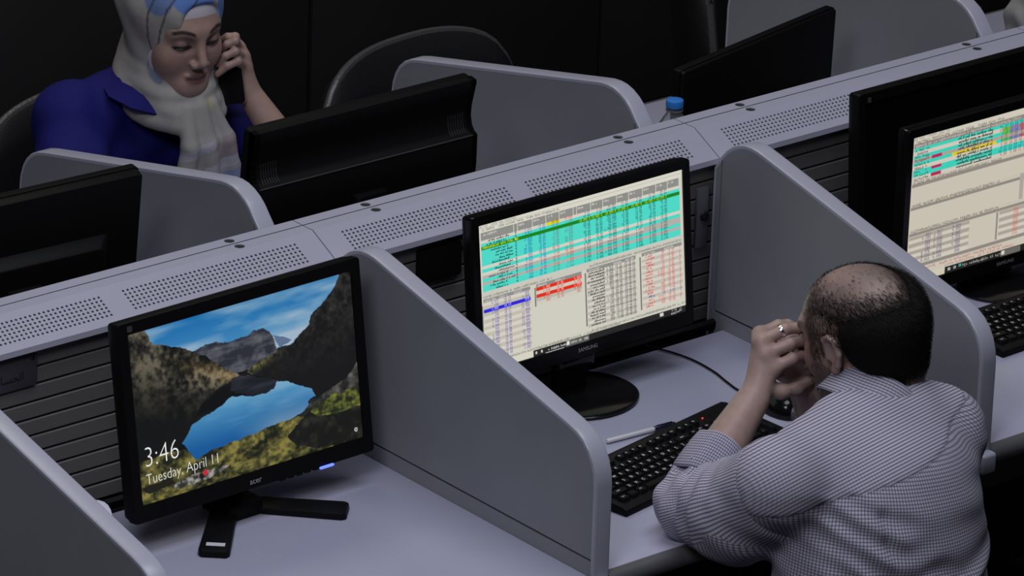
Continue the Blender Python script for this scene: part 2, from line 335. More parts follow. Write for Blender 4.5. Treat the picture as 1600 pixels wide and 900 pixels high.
def wallpaper(nx=440, ny=276):
    u = np.linspace(0, 1, nx); v = np.linspace(0, 1, ny); U, V = np.meshgrid(u, v)
    n1 = vnoise(nx, ny, 9, 6, 1); n2 = vnoise(nx, ny, 30, 20, 2); n3 = vnoise(nx, ny, 6, 24, 3); n4 = vnoise(nx, ny, 70, 45, 5, 2)
    Un = U + (n2 - .5) * .022; Vn = V + (n2.T[:1, :1] * 0 + vnoise(nx, ny, 26, 18, 9) - .5) * .022
    def mixc(a, b, t): return np.array(a)[None, None, :] * (1 - t[..., None]) + np.array(b)[None, None, :] * t[..., None]
    t = np.clip(V / .42, 0, 1); cl = np.clip((vnoise(nx, ny, 3, 9, 4) - .45 + .25 * t) * 2.6, 0, 1)
    img = mixc((28, 112, 178), (120, 176, 214), t ** 1.2); img = img * (1 - cl[..., None] * .75) + np.array((196, 205, 214)) * cl[..., None] * .75
    def put(poly, colr, Ux=Un, Vx=Vn):
        m = inpoly(Ux, Vx, poly); img[m] = colr[m] if colr.ndim == 3 else colr
        return m
    hill = [(0.635, 0.25), (0.675, 0.261), (0.716, 0.306), (0.659, 0.334)]
    put([(-.1, .33), (1.1, .33), (1.1, 1.1), (-.1, 1.1)], np.array((34, 36, 36)))
    put(hill, np.array((94, 118, 150)))
    far = [(0.267, 0.2), (0.314, 0.191), (0.377, 0.185), (0.411, 0.208), (0.463, 0.209), (0.515, 0.206), (0.551, 0.185), (0.586, 0.19), (0.621, 0.226), (0.639, 0.281), (0.65, 0.342), (0.612, 0.384), (0.537, 0.43), (0.47, 0.43), (0.3, 0.3)]
    put(far, mixc((44, 47, 57), (112, 114, 122), np.clip((n3 * .55 + n2 * .45 - .40) * 3.0, 0, 1)))
    # dark reflections cover the whole lake bed first
    put([(-.1, .40), (.5, .40), (.82, .55), (.82, .68), (.2, .85), (-.1, .85)], mixc((10, 11, 13), (30, 30, 30), np.clip((n3 - .4) * 2, 0, 1)))
    cliff = [(-0.05, -0.05), (0.077, -0.005), (0.095, 0.043), (0.106, 0.099), (0.18, 0.13), (0.262, 0.19), (0.344, 0.265), (0.402, 0.343), (0.457, 0.401), (0.476, 0.421), (0.434, 0.437), (0.361, 0.462), (0.299, 0.528), (0.236, 0.615), (0.193, 0.717), (-0.05, 0.76)]
    lit = np.clip((n1 * .35 + vnoise(nx, ny, 34, 14, 31) * .5 + n4 * .35 - .44) * 3.0, 0, 1) * np.clip(1.25 - (V - .10 - U * .45) * 2.9, 0.03, 1)
    c = mixc((14, 15, 14), (104, 98, 82), lit); gold = np.clip(1 - np.abs(V - (.08 + U * .72) - .02) / .07, 0, 1) * np.clip(U * 3 - .45, 0, 1) * n2
    c = c * (1 - gold[..., None]) + np.array((172, 132, 66)) * gold[..., None]
    band = np.clip(1 - np.abs(V - (.36 + (U - .25) * .25)) / .09, 0, 1) * np.clip((U - .12) * 5, 0, 1) * np.clip((n4 - .3) * 2, 0, 1) * .8
    c = c * (1 - band[..., None]) + np.array((150, 136, 112)) * band[..., None]; put(cliff, c)
    right = [(0.963, -0.02), (0.926, 0.066), (0.878, 0.124), (0.809, 0.193), (0.799, 0.246), (0.744, 0.29), (0.718, 0.322), (0.658, 0.345), (0.599, 0.36), (0.539, 0.383), (0.508, 0.42), (0.527, 0.442), (0.639, 0.514), (0.704, 0.558), (0.789, 0.612), (0.806, 0.675), (0.951, 0.68), (1.1, 0.62), (1.1, -0.02)]
    lt = np.clip((n2 * .6 + n4 * .5 - .36) * 2.0, 0, 1) * np.clip(1.1 - V * 1.9, .04, 1)
    c = mixc((20, 20, 21), (72, 70, 66), lt); g2 = np.clip(1 - np.abs(V - (.62 - U * .42)) / .05, 0, 1) * np.clip((.72 - U) * 6, 0, 1) * np.clip((n4 - .25) * 2, 0, 1)
    c = c * (1 - g2[..., None]) + np.array((126, 124, 66)) * g2[..., None]; put(right, c)
    put([(0.476, 0.419), (0.639, 0.514), (0.622, 0.549), (0.586, 0.573), (0.528, 0.562), (0.466, 0.524), (0.423, 0.485), (0.435, 0.43)], mixc((26, 29, 36), (58, 62, 72), np.clip((n3 - .4) * 2, 0, 1)))
    lake = [(0.639, 0.514), (0.616, 0.554), (0.58, 0.571), (0.528, 0.566), (0.471, 0.544), (0.429, 0.528), (0.383, 0.56), (0.324, 0.593), (0.25, 0.62), (0.218, 0.675), (0.194, 0.71), (0.252, 0.85), (0.311, 0.83), (0.398, 0.82), (0.515, 0.80), (0.632, 0.79), (0.722, 0.75), (0.77, 0.719), (0.763, 0.697), (0.8, 0.673), (0.788, 0.62), (0.704, 0.558)]
    s = np.clip((V - .52) / .26, 0, 1); cl2 = np.clip((vnoise(nx, ny, 4, 14, 14) - .5) * 2.2 + .40 - np.abs(s - .15), 0, 1)
    c = mixc((98, 166, 206), (22, 92, 158), s); sh = np.clip((V - .665 - (U - .3) * -.02) * 10 * (U > .42), 0, 1) * .55 * np.clip((U - .42) * 5, 0, 1)
    c = c * (1 - cl2[..., None] * .5) + np.array((170, 196, 214)) * cl2[..., None] * .5; c = c * (1 - sh[..., None]) + np.array((168, 182, 196)) * sh[..., None]
    put(lake, c)
    put([(0.755, 0.724), (0.875, 0.653), (0.951, 0.625), (1.001, 0.545), (1.1, 0.5), (1.1, 0.70), (0.902, 0.705), (0.78, 0.752)], mixc((30, 30, 30), (112, 110, 104), np.clip((n2 - .35) * 2, 0, 1)))
    gr = mixc((26, 30, 18), (140, 130, 66), np.clip((vnoise(nx, ny, 16, 22, 41) * .75 + n4 * .35 - .38) * 2.8, 0, 1))
    gp = [(-0.1, 0.757), (0.12, 0.741), (0.2, 0.749), (0.252, 0.829), (0.311, 0.807), (0.398, 0.797), (0.515, 0.782), (0.632, 0.764), (0.709, 0.76), (0.8, 0.80), (1.1, 0.8), (1.1, 1.1), (-0.1, 1.1)]
    put(gp, gr)
    put([(0.772, 0.742), (0.801, 0.79), (0.896, 0.796), (1.1, 0.78), (1.1, 1.03), (0.80, 0.99), (0.70, 0.93), (0.655, 0.857)], mixc((20, 21, 18), (62, 60, 48), np.clip((n2 - .45) * 2, 0, 1)))
    put([(0.766, 0.751), (0.873, 0.697), (0.998, 0.688), (1.1, 0.68), (1.1, 0.798), (0.895, 0.815), (0.8, 0.80)], gr * np.array((.95, 1.05, .8)) + 8)
    put([(0.12, .94), (.2, .915), (.3, .91), (.40, .925), (.33, .955), (.17, .965)], mixc((48, 48, 46), (168, 166, 158), np.clip((n4 - .35) * 2.4, 0, 1)))
    put([(0.0, .9), (.12, .89), (.16, .93), (.03, .945)], np.array((30, 28, 20)))
    img[np.hypot((U - .286) * 1.6, V - .922) < .017] = (206, 42, 62)
    img[np.hypot((U - .268) * 1.6, V - .935) < .016] = (26, 26, 24)
    for (cx, cy, r0, r1) in ((.972, .945, .006, .012),):
        d = np.hypot((U - cx) * 1.6, V - cy); img[(d < r1) & (d > r0)] = (214, 214, 210)
    return np.clip(img, 0, 255) * 0.93
DIG = {'0': '757', '1': '262'}
FONT35 = {'0': (7, 5, 5, 5, 7), '1': (2, 6, 2, 2, 7), '2': (7, 1, 7, 4, 7), '3': (7, 1, 7, 1, 7), '4': (5, 5, 7, 1, 1), '5': (7, 4, 7, 1, 7), '6': (7, 4, 7, 5, 7), '7': (7, 1, 1, 2, 2), '8': (7, 5, 7, 5, 7), '9': (7, 5, 7, 1, 7), '.': (0, 0, 0, 0, 2), ',': (0, 0, 0, 2, 4), ':': (0, 2, 0, 2, 0), ' ': (0, 0, 0, 0, 0)}
class Canvas:
    def __init__(s, nx, ny, colr): s.nx, s.ny = nx, ny; s.a = np.zeros((ny, nx, 3)); s.a[:] = colr; s.rs = np.random.RandomState(11)
    def rect(s, u0, u1, v0, v1, c):
        s.a[max(0, int(round(v0 * s.ny))):int(round(v1 * s.ny)), max(0, int(round(u0 * s.nx))):int(round(u1 * s.nx))] = c
    def num(s, txt, ur, v, c, h=7, w=4):
        """digits, right aligned at ur, top at v"""
        y0 = int(v * s.ny); x = int(ur * s.nx) - len(txt) * (w + 1)
        for ch in txt:
            g = FONT35[ch]
            for r in range(h):
                bits = g[min(4, r * 5 // h)]
                for q in range(w):
                    if bits >> (2 - min(2, q * 3 // w)) & 1 and 0 <= y0 + r < s.ny and 0 <= x + q < s.nx: s.a[y0 + r, x + q] = .3 * s.a[y0 + r, x + q] + .7 * np.array(c)
            x += w + 1
    def script(s, ur, v, n, c, h=7):
        """joined right-to-left handwriting-like line of n pixels"""
        y = int(v * s.ny) + h - 3; x = int(ur * s.nx); e = x - n
        while x > e:
            k = s.rs.randint(4)
            L = s.rs.randint(3, 7)
            s.a[y:y + 2, max(0, x - L):x] = c
            if k == 0: s.a[y - 4:y, x - 1] = c
            if k == 1: s.a[y - 3:y, max(0, x - 2):x] = c
            if k == 2: s.a[min(s.ny - 1, y + 2):y + 4, x - 2:x - 1] = c
            if k == 3: s.a[y - 4:y - 3, max(0, x - 3):x - 1] = c
            x -= L + (s.rs.rand() < .22) * 3
    def latin(s, ul, v, n, c, h=6):
        y = int(v * s.ny); x = int(ul * s.nx)
        for i in range(n):
            if s.rs.rand() < .16: x += 4; continue
            a = s.rs.randint(0, 3); s.a[y + a:y + h, x:x + 1] = c; s.a[y + 2 + s.rs.randint(0, 4), x:x + 3] = c
            if s.rs.rand() < .5: s.a[y + 2:y + h, x + 2:x + 3] = c
            x += 4
def rnum(rs, lo, hi, dec=2):
    x = lo * (hi / lo) ** rs.rand(); return f'{x:,.{dec}f}'
def stock_table(nx=600, ny=338):
    C = Canvas(nx, ny, (206, 204, 190)); rs = np.random.RandomState(3)
    cy, wh, gy, grn = (78, 214, 196), (212, 206, 194), (176, 174, 166), (22, 130, 24); blue = (28, 92, 176); dk = (30, 70, 74); redt = (206, 70, 60); ink = (62, 62, 62)
    C.rect(0, 1, 0, .055, (214, 212, 198)); C.latin(.01, .008, 26, (150, 150, 142)); C.rect(.004, .996, .026, .029, (170, 170, 160)); C.latin(.02, .032, 9, (110, 110, 104)); C.latin(.10, .032, 44, (112, 112, 106))
    edges = [.013, .172, .19, .261, .327, .392, .46, .476, .545, .605, .673, .733, .801, .868, .927, .985]
    for a, b_ in zip(edges[:-1], edges[1:]):
        C.rect(a, b_ - .003, .055, .108, (140, 140, 136))
        if b_ - a > .03: C.latin(a + .006, .063, max(4, int((b_ - a) * 70)), (214, 214, 208))
    rows = [wh, cy, grn, cy, cy, cy, cy, cy, wh, cy, wh, gy, cy, gy, cy, cy]; p = .02194
    for i, c in enumerate(rows):
        v0 = .108 + i * p; C.rect(.013, .985, v0, v0 + p + .002, c)
        if c is wh and i > 2: C.rect(.80, .985, v0, v0 + p, gy) if i == 10 else None
        g = c is grn
        if i == 0: C.rect(.327, .392, v0, v0 + p, (226, 206, 32))
        tv = v0 + .001
        if g: C.latin(.02, tv, 26, (214, 224, 40), 6)
        else: C.script(.02 + (.10 + .05 * rs.rand()), tv, int(nx * (.05 + .07 * rs.rand())), ink if c is not cy else dk)
        C.num('4', .184, tv, (230, 230, 60) if g else dk)
        cols = [(.257, 200, 60000, 0, blue), (.323, 3, 60, 2, blue), (.388, 3, 60, 2, (96, 120, 120)), (.455, 300, 60000, 0, (96, 130, 126)), (.541, 3, 60, 2, dk), (.601, 3, 60, 2, dk), (.669, 2e4, 3e6, 0, dk), (.729, 3, 60, 2, dk), (.797, 3, 60, 2, dk), (.864, 3, 60, 2, dk), (.923, 3, 60, 2, dk)]
        for q, (ur, lo, hi, dec, cc) in enumerate(cols):
            if g and q < 4: continue
            if g: cc = (220, 228, 40); tx = f'{16 if q in (4, 6) else 13},{rs.randint(100, 999)}.{rs.randint(10, 99)}'; tx = tx[:8]
            else:
                tx = rnum(rs, lo, hi, dec)
                if c is not cy: cc = (104, 92, 150) if q < 2 else (redt if q in (2, 3) else (92, 90, 88))
                if i >= 10 and q >= 4: tx = f'{rs.rand():.3f}' if q != 6 else tx
            if i == 0 and q == 2: tx = '16.38'; cc = (90, 84, 20)
            C.num(tx, ur, tv, cc, 6, 3)
    C.rect(0, 1, .459, .506, (200, 198, 186)); C.latin(.015, .488, 10, (110, 110, 104)); C.latin(.08, .486, 40, (112, 112, 106)); C.latin(.53, .480, 46, (112, 112, 106)); C.latin(.80, .482, 28, (112, 112, 106))
    # lower four tables
    C.rect(.013, .238, .508, .534, (140, 140, 136)); C.latin(.02, .512, 8, (205, 205, 200)); C.latin(.09, .512, 6, (205, 205, 200)); C.latin(.16, .512, 6, (205, 205, 200))
    for i in range(17):
        v0 = .534 + i * .0233; c = wh if i % 2 == 0 else (190, 186, 172); C.rect(.013, .238, v0, v0 + .0235, (44, 36, 214) if i == 2 else c); cc = (210, 214, 255) if i == 2 else (86, 74, 168)
        C.num(rnum(rs, 100, 15000, 0), .085, v0 + .002, cc, 6, 3); C.num('16.%02d' % max(0, 15 - i), .145, v0 + .002, cc, 6, 3); C.num(rnum(rs, 600, 25000, 0), .234, v0 + .002, cc, 6, 3)
    C.rect(.240, .262, .52, .93, (206, 204, 190)); C.rect(.0035, .010, .55, .93, (120, 120, 112)); C.rect(.2585, .2655, .53, .66, (118, 118, 112))
    C.rect(.267, .489, .508, .534, (140, 140, 136)); C.latin(.275, .512, 7, (205, 205, 200)); C.latin(.36, .512, 7, (205, 205, 200))
    for i in range(5):
        v0 = .534 + i * .0233; red = i in (0, 2); C.rect(.267, .489, v0, v0 + .0235, (222, 44, 24) if red else ((204, 200, 186) if i != 3 else (184, 180, 168))); cc = (250, 206, 196) if red else (212, 82, 70)
        C.num(rnum(rs, 100, 5000, 0), .335, v0 + .002, cc, 6, 3); C.num('16.%02d' % (36 + i), .40, v0 + .002, cc, 6, 3); C.num(rnum(rs, 300, 6000, 0), .486, v0 + .002, cc, 6, 3)
    C.rect(.5035, .510, .53, .90, (112, 112, 108)); C.rect(.514, .757, .506, .530, (140, 140, 136)); C.latin(.525, .510, 8, (205, 205, 200)); C.latin(.64, .510, 7, (205, 205, 200)); C.latin(.70, .510, 7, (205, 205, 200))
    for i in range(18):
        v0 = .530 + i * .0212; C.rect(.514, .757, v0, v0 + .0214, wh if i % 2 == 0 else (184, 182, 172)); C.script(.60, v0 + .001, int(nx * (.05 + .03 * rs.rand())), (58, 58, 58), 6)
        C.num(rnum(rs, 5, 9000, 0), .645, v0 + .002, (58, 58, 58), 6, 3); C.num(rnum(rs, 4, 60, 2), .69, v0 + .002, (58, 58, 58), 6, 3); C.num('12:46:%02d' % (17 - i % 6), .754, v0 + .002, (50, 50, 50), 6, 3)
    C.rect(.7745, .782, .53, .90, (112, 112, 108)); C.rect(.787, .988, .506, .530, (140, 140, 136)); C.latin(.80, .510, 8, (205, 205, 200)); C.latin(.90, .510, 8, (205, 205, 200))
    for i in range(17):
        v0 = .530 + i * .0218; b1 = i in (13,); C.rect(.787, .988, v0, v0 + .022, wh if i % 2 == 0 else (190, 184, 174)); cc = (66, 82, 168) if b1 else (214, 84, 76)
        C.script(.83 + .02 * rs.rand(), v0 + .001, int(nx * .03), cc, 6); C.num(rnum(rs, 5, 9000, 0), .90, v0 + .002, cc, 6, 3); C.num(rnum(rs, 4, 40, 2), .95, v0 + .002, cc, 6, 3); C.num(str(rs.randint(1, 9)), .982, v0 + .002, cc, 6, 3)
    C.latin(.02, .935, 60, (120, 120, 112)); C.latin(.27, .936, 60, (120, 120, 112)); C.latin(.53, .928, 60, (120, 120, 112)); C.latin(.80, .926, 30, (120, 120, 112))
    C.rect(0, 1, .955, 1, (214, 210, 194)); C.rect(.242, 1, .955, 1, (36, 36, 36)); C.rect(.40, .515, .957, 1, (92, 92, 90)); C.rect(.302, .392, .994, 1, (180, 180, 178))
    C.latin(.315, .968, 14, (210, 210, 206)); C.rect(.405, .418, .962, .988, (220, 220, 214)); C.latin(.425, .968, 14, (206, 206, 200))
    for uu in (.252, .278): C.rect(uu, uu + .008, .968, .986, (196, 196, 192))
    C.rect(.868, .886, .962, .986, (206, 206, 204)); C.num('3:46', .955, .959, (200, 200, 200), 5, 3); C.latin(.925, .978, 7, (180, 180, 180), 5); C.rect(.968, .978, .964, .984, (160, 160, 160)); C.rect(.970, .976, .968, .980, (36, 36, 36))
    return C.a
def stock_table_two(nx=460, ny=259):
    C = Canvas(nx, ny, (200, 192, 176)); rs = np.random.RandomState(8); cy, wh, gy = (62, 204, 182), (206, 198, 184), (168, 160, 148)
    C.rect(0, 1, 0, .05, (206, 200, 184)); C.latin(.01, .006, 20, (150, 146, 136), 5); C.latin(.02, .028, 50, (110, 106, 100), 5); C.rect(.01, .99, .050, .082, (138, 132, 124)); C.latin(.02, .056, 60, (190, 184, 174), 5)
    for i in range(9):
        v0 = .082 + i * .024; c = cy if i in (0, 2, 4, 6, 7) else (wh if i % 3 else gy); C.rect(.01, .99, v0, v0 + .0245, c)
        if i in (3, 6, 8): C.rect(.10, .15, v0, v0 + .023, (176, 40, 92))
        if i == 4: C.rect(.20, .42, v0, v0 + .024, (224, 196, 40))
        if i in (1, 2, 4): C.rect(.45, .49, v0, v0 + .024, (96, 190, 70)); C.rect(.49, .54, v0, v0 + .024, (130, 130, 176)); C.rect(.54, .59, v0, v0 + .024, (196, 92, 84))
        C.rect(.90, .955, v0, v0 + .0245, gy); C.latin(.02, v0 + .004, 8, (70, 66, 62), 5); C.script(.40, v0, int(nx * .17), (62, 70, 66), 6)
        for ur in (.48, .53, .58, .65, .72, .79, .86, .94): C.num(rnum(rs, 3, 60, 2), ur, v0 + .003, (40, 90, 130) if c is cy else (150, 80, 70), 5, 3)
    for v0 in (.300, .455, .635):
        C.rect(0, 1, v0, v0 + .022, (196, 188, 172)); C.latin(.02, v0 + .002, 50, (110, 106, 98), 5); C.rect(.01, .99, v0 + .022, v0 + .042, (140, 134, 126))
    C.rect(.555, .575, .455, .635, (168, 162, 152))
    for i in range(8):
        v0 = .679 + i * .024; c = wh if i % 2 else gy
        C.rect(.01, .31, v0, v0 + .024, c); C.rect(.46, .78, v0, v0 + .024, c); C.rect(.82, .99, v0, v0 + .024, c)
        for ur in (.12, .18, .27): C.num(rnum(rs, 100, 9000, 0), ur, v0 + .003, (84, 84, 120), 5, 3)
        for ur in (.56, .62, .71): C.num(rnum(rs, 100, 900, 0), ur, v0 + .003, (206, 96, 80), 5, 3)
        C.latin(.83, v0 + .004, 16, (70, 68, 64), 5)
        if i == 3: C.rect(.86, .93, v0, v0 + .024, (214, 200, 44))
    C.rect(.445, .455, .68, .87, (140, 134, 128)); C.rect(.80, .81, .68, .87, (140, 134, 128)); C.rect(.01, .99, .878, .9, (140, 134, 126)); C.latin(.05, .905, 50, (180, 120, 110), 5); C.latin(.2, .93, 40, (190, 130, 120), 5)
    C.rect(0, 1, .955, 1, (206, 196, 176)); C.rect(.20, 1, .955, 1, (34, 33, 32)); C.rect(.48, .58, .957, 1, (104, 102, 96)); C.rect(.27, .282, .962, .982, (60, 160, 140)); C.latin(.29, .968, 12, (160, 160, 156), 5); C.latin(.385, .968, 12, (160, 160, 156), 5); C.rect(.485, .50, .962, .99, (210, 206, 196)); C.rect(.215, .228, .966, .984, (170, 170, 166)); C.rect(.243, .256, .966, .984, (150, 150, 146))
    return C.a
def screen_mesh(w, h, img):
    ny, nx = img.shape[:2]
    x = np.linspace(-w / 2, w / 2, nx); z = np.linspace(h / 2, -h / 2, ny); X, Z = np.meshgrid(x, z)
    co = np.stack([X, np.full_like(X, -0.0012), Z], -1).reshape(-1, 3)
    i = np.arange(nx * ny).reshape(ny, nx); f = np.stack([i[:-1, :-1], i[1:, :-1], i[1:, 1:], i[:-1, 1:]], -1).reshape(-1, 4)
    me = np_mesh('screen', co, f)
    at = me.color_attributes.new('picture', 'FLOAT_COLOR', 'POINT')
    c = np.ones((nx * ny, 4), np.float32); c[:, :3] = lin(img).reshape(-1, 3); at.data.foreach_set('color', c.ravel())
    return me
def np_mesh(name, co, f, smooth=False):
    me = bpy.data.meshes.new(name); me.vertices.add(len(co)); me.vertices.foreach_set('co', np.asarray(co, np.float32).ravel())
    me.loops.add(f.size); me.loops.foreach_set('vertex_index', f.astype(np.int32).ravel())
    me.polygons.add(len(f)); k = f.shape[1]; me.polygons.foreach_set('loop_start', np.arange(0, f.size, k, dtype=np.int32))
    if smooth: me.polygons.foreach_set('use_smooth', np.ones(len(f), bool))
    me.update(calc_edges=True); return me
# ------------------------------------------------------------------ monitors
def head_matrix(yc, zc, tilt): return Matrix.Translation((0, yc, zc)) @ Matrix.Rotation(-math.radians(tilt), 4, 'X')
M_rib = mat('dark_grey_rib', (0.018, 0.018, 0.019), 0.45)
def mon_head(root, w, h, side, top, bot, depth, M, img=None, off=None, rear='plain', bezel_mat=None, xoff=0.0):
    bm_ = bezel_mat or M_blk; M = Matrix.Translation((xoff, 0, 0)) @ M
    X, T, B = w / 2, h / 2, -h / 2; b = MB()
    prof = [(0, 0.001), (0.0, -0.0045), (1, -0.0045), (1, 0.012)]
    outer = rrect(w + 2 * side, h + top + bot, 0.006, 3, 0, (top - bot) / 2); n = len(outer)
    inner = [(max(-X, min(X, px)), max(B, min(T, py))) for px, py in outer]
    vs = [(px, 0.001, pz) for px, pz in inner] + [(px, -0.0042, pz) for px, pz in inner] + [(px * .997, -0.0048, pz * .997 + 0) for px, pz in outer] + [(px, -0.003, pz) for px, pz in outer] + [(px, 0.012, pz) for px, pz in outer]
    fs = [(r * n + i, r * n + (i + 1) % n, (r + 1) * n + (i + 1) % n, (r + 1) * n + i) for r in range(4) for i in range(n)]
    b.add(vs, fs); b.xf(M).build('bezel', bm_, root, smooth=True)
    if img is not None:
        me = screen_mesh(w, h, img); me.transform(M); sc = link('screen', me, SCREEN, root)
    else:
        sc = MB().add([(-X, -.0012, B), (X, -.0012, B), (X, -.0012, T), (-X, -.0012, T)], [(0, 1, 2, 3)]).xf(M).build('screen', off or M_off, root)
    ow, oh = w / 2 + side, (h + top + bot) / 2; zc_ = (top - bot) / 2
    if rear == 'plain':
        rs = MB().prism(rrect(2 * ow - .002, 2 * oh - .002, .006, 3, 0, zc_), .0121, depth * .55, 'y', 0.985).xf(M).build('rear_shell', M_blk, root, bevel=0.002)
        MB().prism(rrect(2 * ow * .74, 2 * oh * .56, .012, 3, 0, zc_ - .03), depth * .55 - .001, depth, 'y', 0.86).xf(M).build('rear_cover', M_blk, rs, bevel=0.002)
        line = [(-ow * .70, depth * .56, zc_ + .03), (ow * .62, depth * .56, zc_ + .03), (ow * .635, depth * .56, zc_ + .034), (ow * .64, depth * .56, zc_ + .05)]
        MB().tube(line, .0007, 6).xf(M).build('cover_seam', M_ridge, rs)
    elif rear == 'scooped':
        t_ = zc_ + oh; bo = zc_ - oh
        pr = [(.0121, t_), (.027, t_ - .001), (.0295, t_ - .006), (.026, t_ - .03), (.0225, t_ - .055), (.023, t_ - .075), (.029, t_ - .092), (.038, t_ - .101), (.044, t_ - .1025), (.047, t_ - .106), (.052, t_ - .16), (.053, t_ - .22), (.044, bo + .03), (.024, bo), (.0121, bo)]
        rs = MB().prism(pr, -ow, ow, 'x').xf(M).build('rear_shell', M_blk, root, smooth=True)
        for sx in (-1, 1):
            for q in range(7):
                xx = sx * (ow - .022 - q * .0056)
                MB().prism([(.0225, t_ - .066), (.0245, t_ - .066), (.0255, t_ - .079), (.031, t_ - .093), (.039, t_ - .1), (.037, t_ - .102), (.028, t_ - .093), (.022, t_ - .078)], xx - .0012, xx + .0012, 'x').xf(M).build('vent_rib', M_rib, rs)
        MB().tube([(-ow + .012, .0468, t_ - .1035), (ow - .006, .0468, t_ - .1035)], .0014, 6).xf(M).build('ridge_highlight', M_ridge, rs)  # lighter tube added as the highlight along the ridge
        for sx in (-1, 1):
            pe = [(p[0], p[1]) for p in pr]; MB().prism(pe, min(sx * ow, sx * (ow - .012)), max(sx * ow, sx * (ow - .012)), 'x').xf(Matrix(M)).build('end_cheek', M_blk, rs)
    elif rear == 'thin':
        rs = MB().prism(rrect(2 * ow - .002, 2 * oh - .002, .005, 3, 0, zc_), .0121, .020, 'y', 0.99).xf(M).build('rear_shell', M_blk, root, bevel=0.002)
        MB().prism(rrect(2 * ow * .80, 2 * oh * .42, .02, 4, 0, zc_ - .045), .0195, .040, 'y', 0.82).xf(M).build('rear_cover', M_blk, rs, bevel=0.004)
        MB().prism(rrect(.12, .018, .004, 3, 0, zc_ - .04), .0395, .0425, 'y').xf(M).build('latch_plate', M_blk, rs, bevel=0.001)
    return sc
def flat_text(body, size, m, parent, M, name='lettering', sx=1.0, align='LEFT', thin=0.0):
    me = text_mesh(body, size, 0.0, align, thin); me.transform(M @ Matrix.Rotation(PI / 2, 4, 'X') @ Matrix.Diagonal((sx, 1, 1, 1))); return link(name, me, m, parent)
SCREEN = screen_mat(1.0)
# mountain wallpaper monitor on a two-legged stand
t = empty('monitor', 'black monitor showing a mountain lake wallpaper and the time 3:46', 'monitor', (-0.334, -0.258, ZD), math.radians(1.2))
w, h = 0.4694, 0.2934; M = head_matrix(-0.027, 0.237, 8.9)
sc = mon_head(t, w, h, 0.0195, 0.021, 0.029, 0.055, M, img=wallpaper())
flat_text('3:46', 0.050, M_txt, sc, M @ Matrix.Translation((-w / 2 + .024 * w, -.0022, h / 2 - .787 * h)), 'clock_text', 0.86, thin=-.0010)
flat_text('Tuesday, April 11', 0.0258, M_txt, sc, M @ Matrix.Translation((-w / 2 + .026 * w, -.0022, h / 2 - .888 * h)), 'date_text', 0.84, thin=-.00045)
flat_text('acer', 0.0145, M_logo, t, M @ Matrix.Translation((-0.014, -.0053, -h / 2 - .0205)), 'logo')
MB().prism(rrect(.010, .010, .001, 2, -w / 2 + .004, h / 2 + .0095), -.0056, -.0046, 'y').xf(M).build('sticker', M_plate, t)
MB().prism(rrect(.030, .0045, .0022, 4, w / 2 - .085, -h / 2 - .0300), -.0068, -.002, 'y').xf(M).build('power_light', M_led_b, t)
for q in range(5): MB().prism(rrect(.012, .003, .001, 2, .055 + q * .018, -h / 2 - .0292), -.0066, -.002, 'y').xf(M).build('button', M_blk, t)
MB().prism([(-.030, .012), (.030, .012), (.034, .060), (-.034, .060)], 0.0, 0.20, 'z').xf(Matrix.Translation((0, 0, .004))).build('neck', M_blk, t, bevel=0.004)
MB().prism(rrect(.075, .085, .008, 3, 0, .005), 0.0, 0.026, 'z', 0.92).build('hub', M_blk, t, bevel=0.003)
for sx in (-1, 1):
    a = Vector((sx * .018, .004)); e = Vector((sx * .141, -.124)); dd = (e - a).normalized(); nn = Vector((-dd.y, dd.x)) * .027
    pl = [tuple(a - nn * .85), tuple(e - nn - dd * .004), tuple(e - nn * .8 + dd * .004), tuple(e + nn * .8 + dd * .004), tuple(e + nn - dd * .004), tuple(a + nn * .85)]
    ft = MB().prism(pl, 0.0, 0.013, 'z', 0.97).build('stand_foot', M_blk, t, bevel=0.0025)
    if sx < 0:
        c = e - dd * .022; s2 = MB().prism([tuple(c + nn * .62 + dd * .006), tuple(c + nn * .62 - dd * .006), tuple(c - nn * .55 - dd * .006), tuple(c - nn * .55 + dd * .006)], .0131, .0138, 'z').build('sticker', M_white, ft)
# stock table monitor on an oval base
def oval_stand(root, yc, zc, tilt, r=.112, neck_y=.03):
    MB().lathe([(r - .004, 0), (r, .003), (r, .006), (r - .006, .0095), (.03, .014), (0.002, .015)], 40).xf(Matrix.Diagonal((1.0, .90, 1, 1))).build('base', M_gls, root, smooth=True)
    MB().prism(rrect(.070, .030, .012, 4, 0, neck_y), .010, zc - .03, 'z').build('neck', M_blk, root, bevel=.002)
    MB().prism(rrect(.085, .05, .012, 4, 0, neck_y - .002), zc - .19, zc - .165, 'z').build('neck_collar', M_gls, root, bevel=.002)
t = empty('monitor', 'black monitor showing a turquoise and green stock price table before the man', 'monitor', (0.449, -0.232, ZD), math.radians(0.5))
w, h = 0.472, 0.2655; M = head_matrix(.003, .246, 6.4)
mon_head(t, w, h, 0.0165, 0.0175, 0.026, 0.05, M, img=stock_table(), bezel_mat=M_gls)
flat_text('SAMSUNG', 0.0098, M_logo, t, M @ Matrix.Translation((0.0, -.0053, -h / 2 - .0150)), 'logo', align='CENTER')
oval_stand(t, .003, .246, 6.4)
